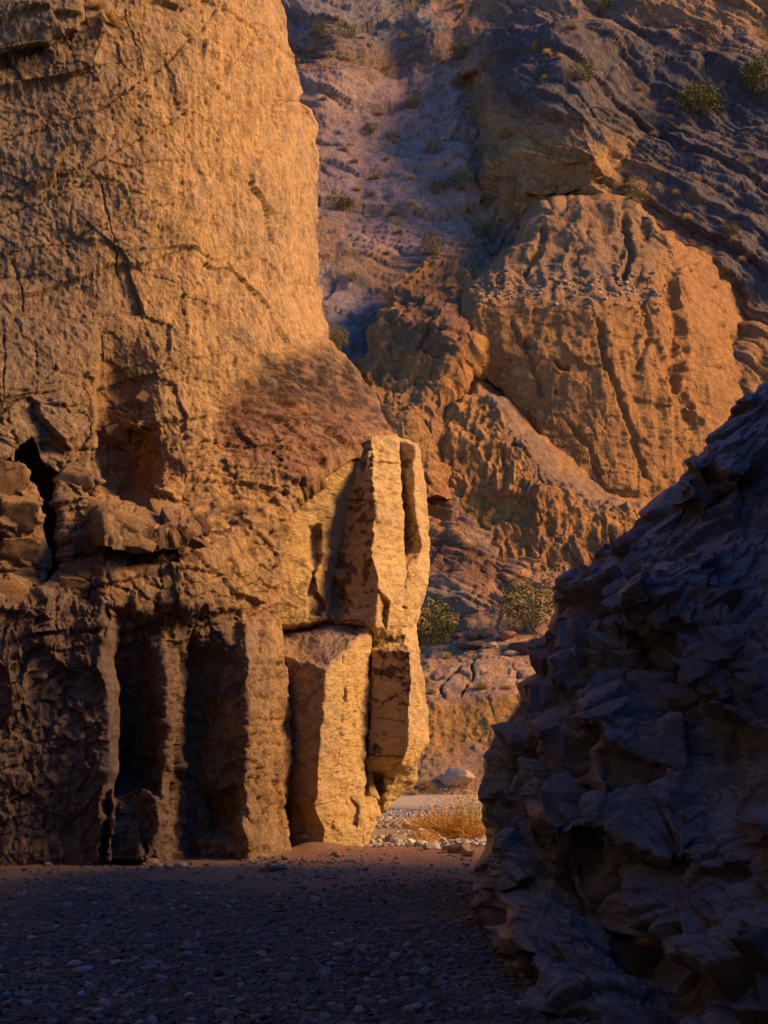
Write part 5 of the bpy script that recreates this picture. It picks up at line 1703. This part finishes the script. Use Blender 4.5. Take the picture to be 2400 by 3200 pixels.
for px, py, w, h, lab in ((1512, 2150, 64, 46, 'round straw bush in front of the bedrock dome'), (1580, 2152, 50, 26, 'flatter straw bush right of the round one, in front of the bedrock dome'),
                          (1390, 2058, 44, 34, 'straw bush on the left shoulder of the bedrock dome'), (1345, 2165, 40, 30, 'straw bush low beside the lit cliff, above the orange bank'),
                          (1336, 2195, 30, 18, 'tiny straw bush at the left end of the bank lip'), (1525, 1975, 40, 26, 'thin straw grass behind the dark boulder cluster'),
                          (1330, 2130, 44, 34, 'brownish dry bush beside the cliff, left of the bedrock dome'),
                          (1325, 2460, 70, 50, 'feathery dry bush at the cliff corner by the far edge of the wash'), (1290, 2475, 60, 36, 'rusty dry bush under the overhanging rock corner'),
                          (1435, 2415, 40, 22, 'low dry grass on the debris slope')):
    put('ball', px, py, w, h, lab, 'dry bush', None, (px // 7) % 3, 'dry_bush', far=30)

put('twigs', 1945, 1735, 130, 130, 'bare grey twiggy shrub growing from the ridge of the dark outcrop', 'shrub', None, 0, 'twiggy_shrub')
put('ball', 345, 75, 100, 95, 'dry golden grass tuft on a ledge at the top of the tall cliff', 'grass tuft', None, 1, 'grass_tuft')
put('ball', 300, 28, 70, 50, 'dry brown grass behind the overhanging block at the cliff top', 'grass tuft', None, 2, 'grass_tuft')


# the big golden bush in the gap: a thing of its own with blades, green shoots and stems
def big_bush():
    r = np.random.default_rng(42)
    for (px, py, w, h, lab, green) in ((1432, 2645, 230, 150, 'big golden dry bush with pale green shoots, in the sunlit gap between cliff and outcrop', True),
                                       (1335, 2545, 130, 66, 'smaller rusty golden bush behind the big one in the gap', False),
                                       (1330, 2650, 110, 36, 'low sprawling golden grass at the cliff side of the big bush', False)):
        P = at(px, py, 27.5 if green else (31 if py < 2600 else 26.6))
        P[2] = float(ground_h(np.array([P[0]]), np.array([P[1]]))[0])
        k = P[1] / F_PX
        root = bpy.data.objects.new('golden_bush', None)
        S.collection.objects.link(root)
        root.location = P
        tag(root, lab, 'dry bush')
        W, H = w * k, h * k
        V, Fc = blades(1700 if green else 700, W * .52, H * 1.0, .004, r, droop=.45, base=.32, up=.05)
        make_mesh('dry_blades', V, Fc, M_GOLD, smooth=False, parent=root)
        V, Fc = leaves(1500 if green else 600, W * .5, H * .95, .016, r, z0=.05, clump=10, hollow=.3)
        make_mesh('seed_heads', V, Fc, M_STRAW, smooth=False, parent=root)
        if green:
            V, Fc = leaves(1500, W * .26, H * .85, .02, r, z0=.05, clump=12, hollow=.1)
            o = make_mesh('green_shoots', V + np.array([W * .12, -W * .2, 0]), Fc, M_SAGE, smooth=False, parent=root)


big_bush()
P, _ = spot(1243, 2570)
plant('yellow', P, 0.36, 0.2, 'small pale green plant among the cobbles in the gap', 'plant', None, 1, 'small_plant')


def twig():
    a, b = spot(818, 2800)[0], spot(905, 2803)[0]
    pts = [a + (b - a) * t + np.array([0, 0.03 * math.sin(5 * t), 0.018 + 0.012 * math.sin(9 * t)]) for t in np.linspace(0, 1, 9)]
    V, Fc = [], []
    for k, p in enumerate(pts):
        r = 0.009 * (1 - 0.6 * k / 8)
        V += [p + np.array([0, r * math.cos(t), r * math.sin(t)]) for t in np.arange(6) * math.pi / 3]
    for k in range(8):
        for j in range(6):
            Fc.append((k * 6 + j, k * 6 + (j + 1) % 6, (k + 1) * 6 + (j + 1) % 6, (k + 1) * 6 + j))
    tag(make_mesh('twig', V, np.array(Fc), M_STRAW), 'thin pale dry twig lying on the shaded gravel', 'twig')


twig()
P, _ = spot(385, 2688)
plant('ball', P, 0.42, 0.2, 'low rusty dry brush in the recess at the foot of the columns', 'dry bush', None, 2, 'dry_bush')
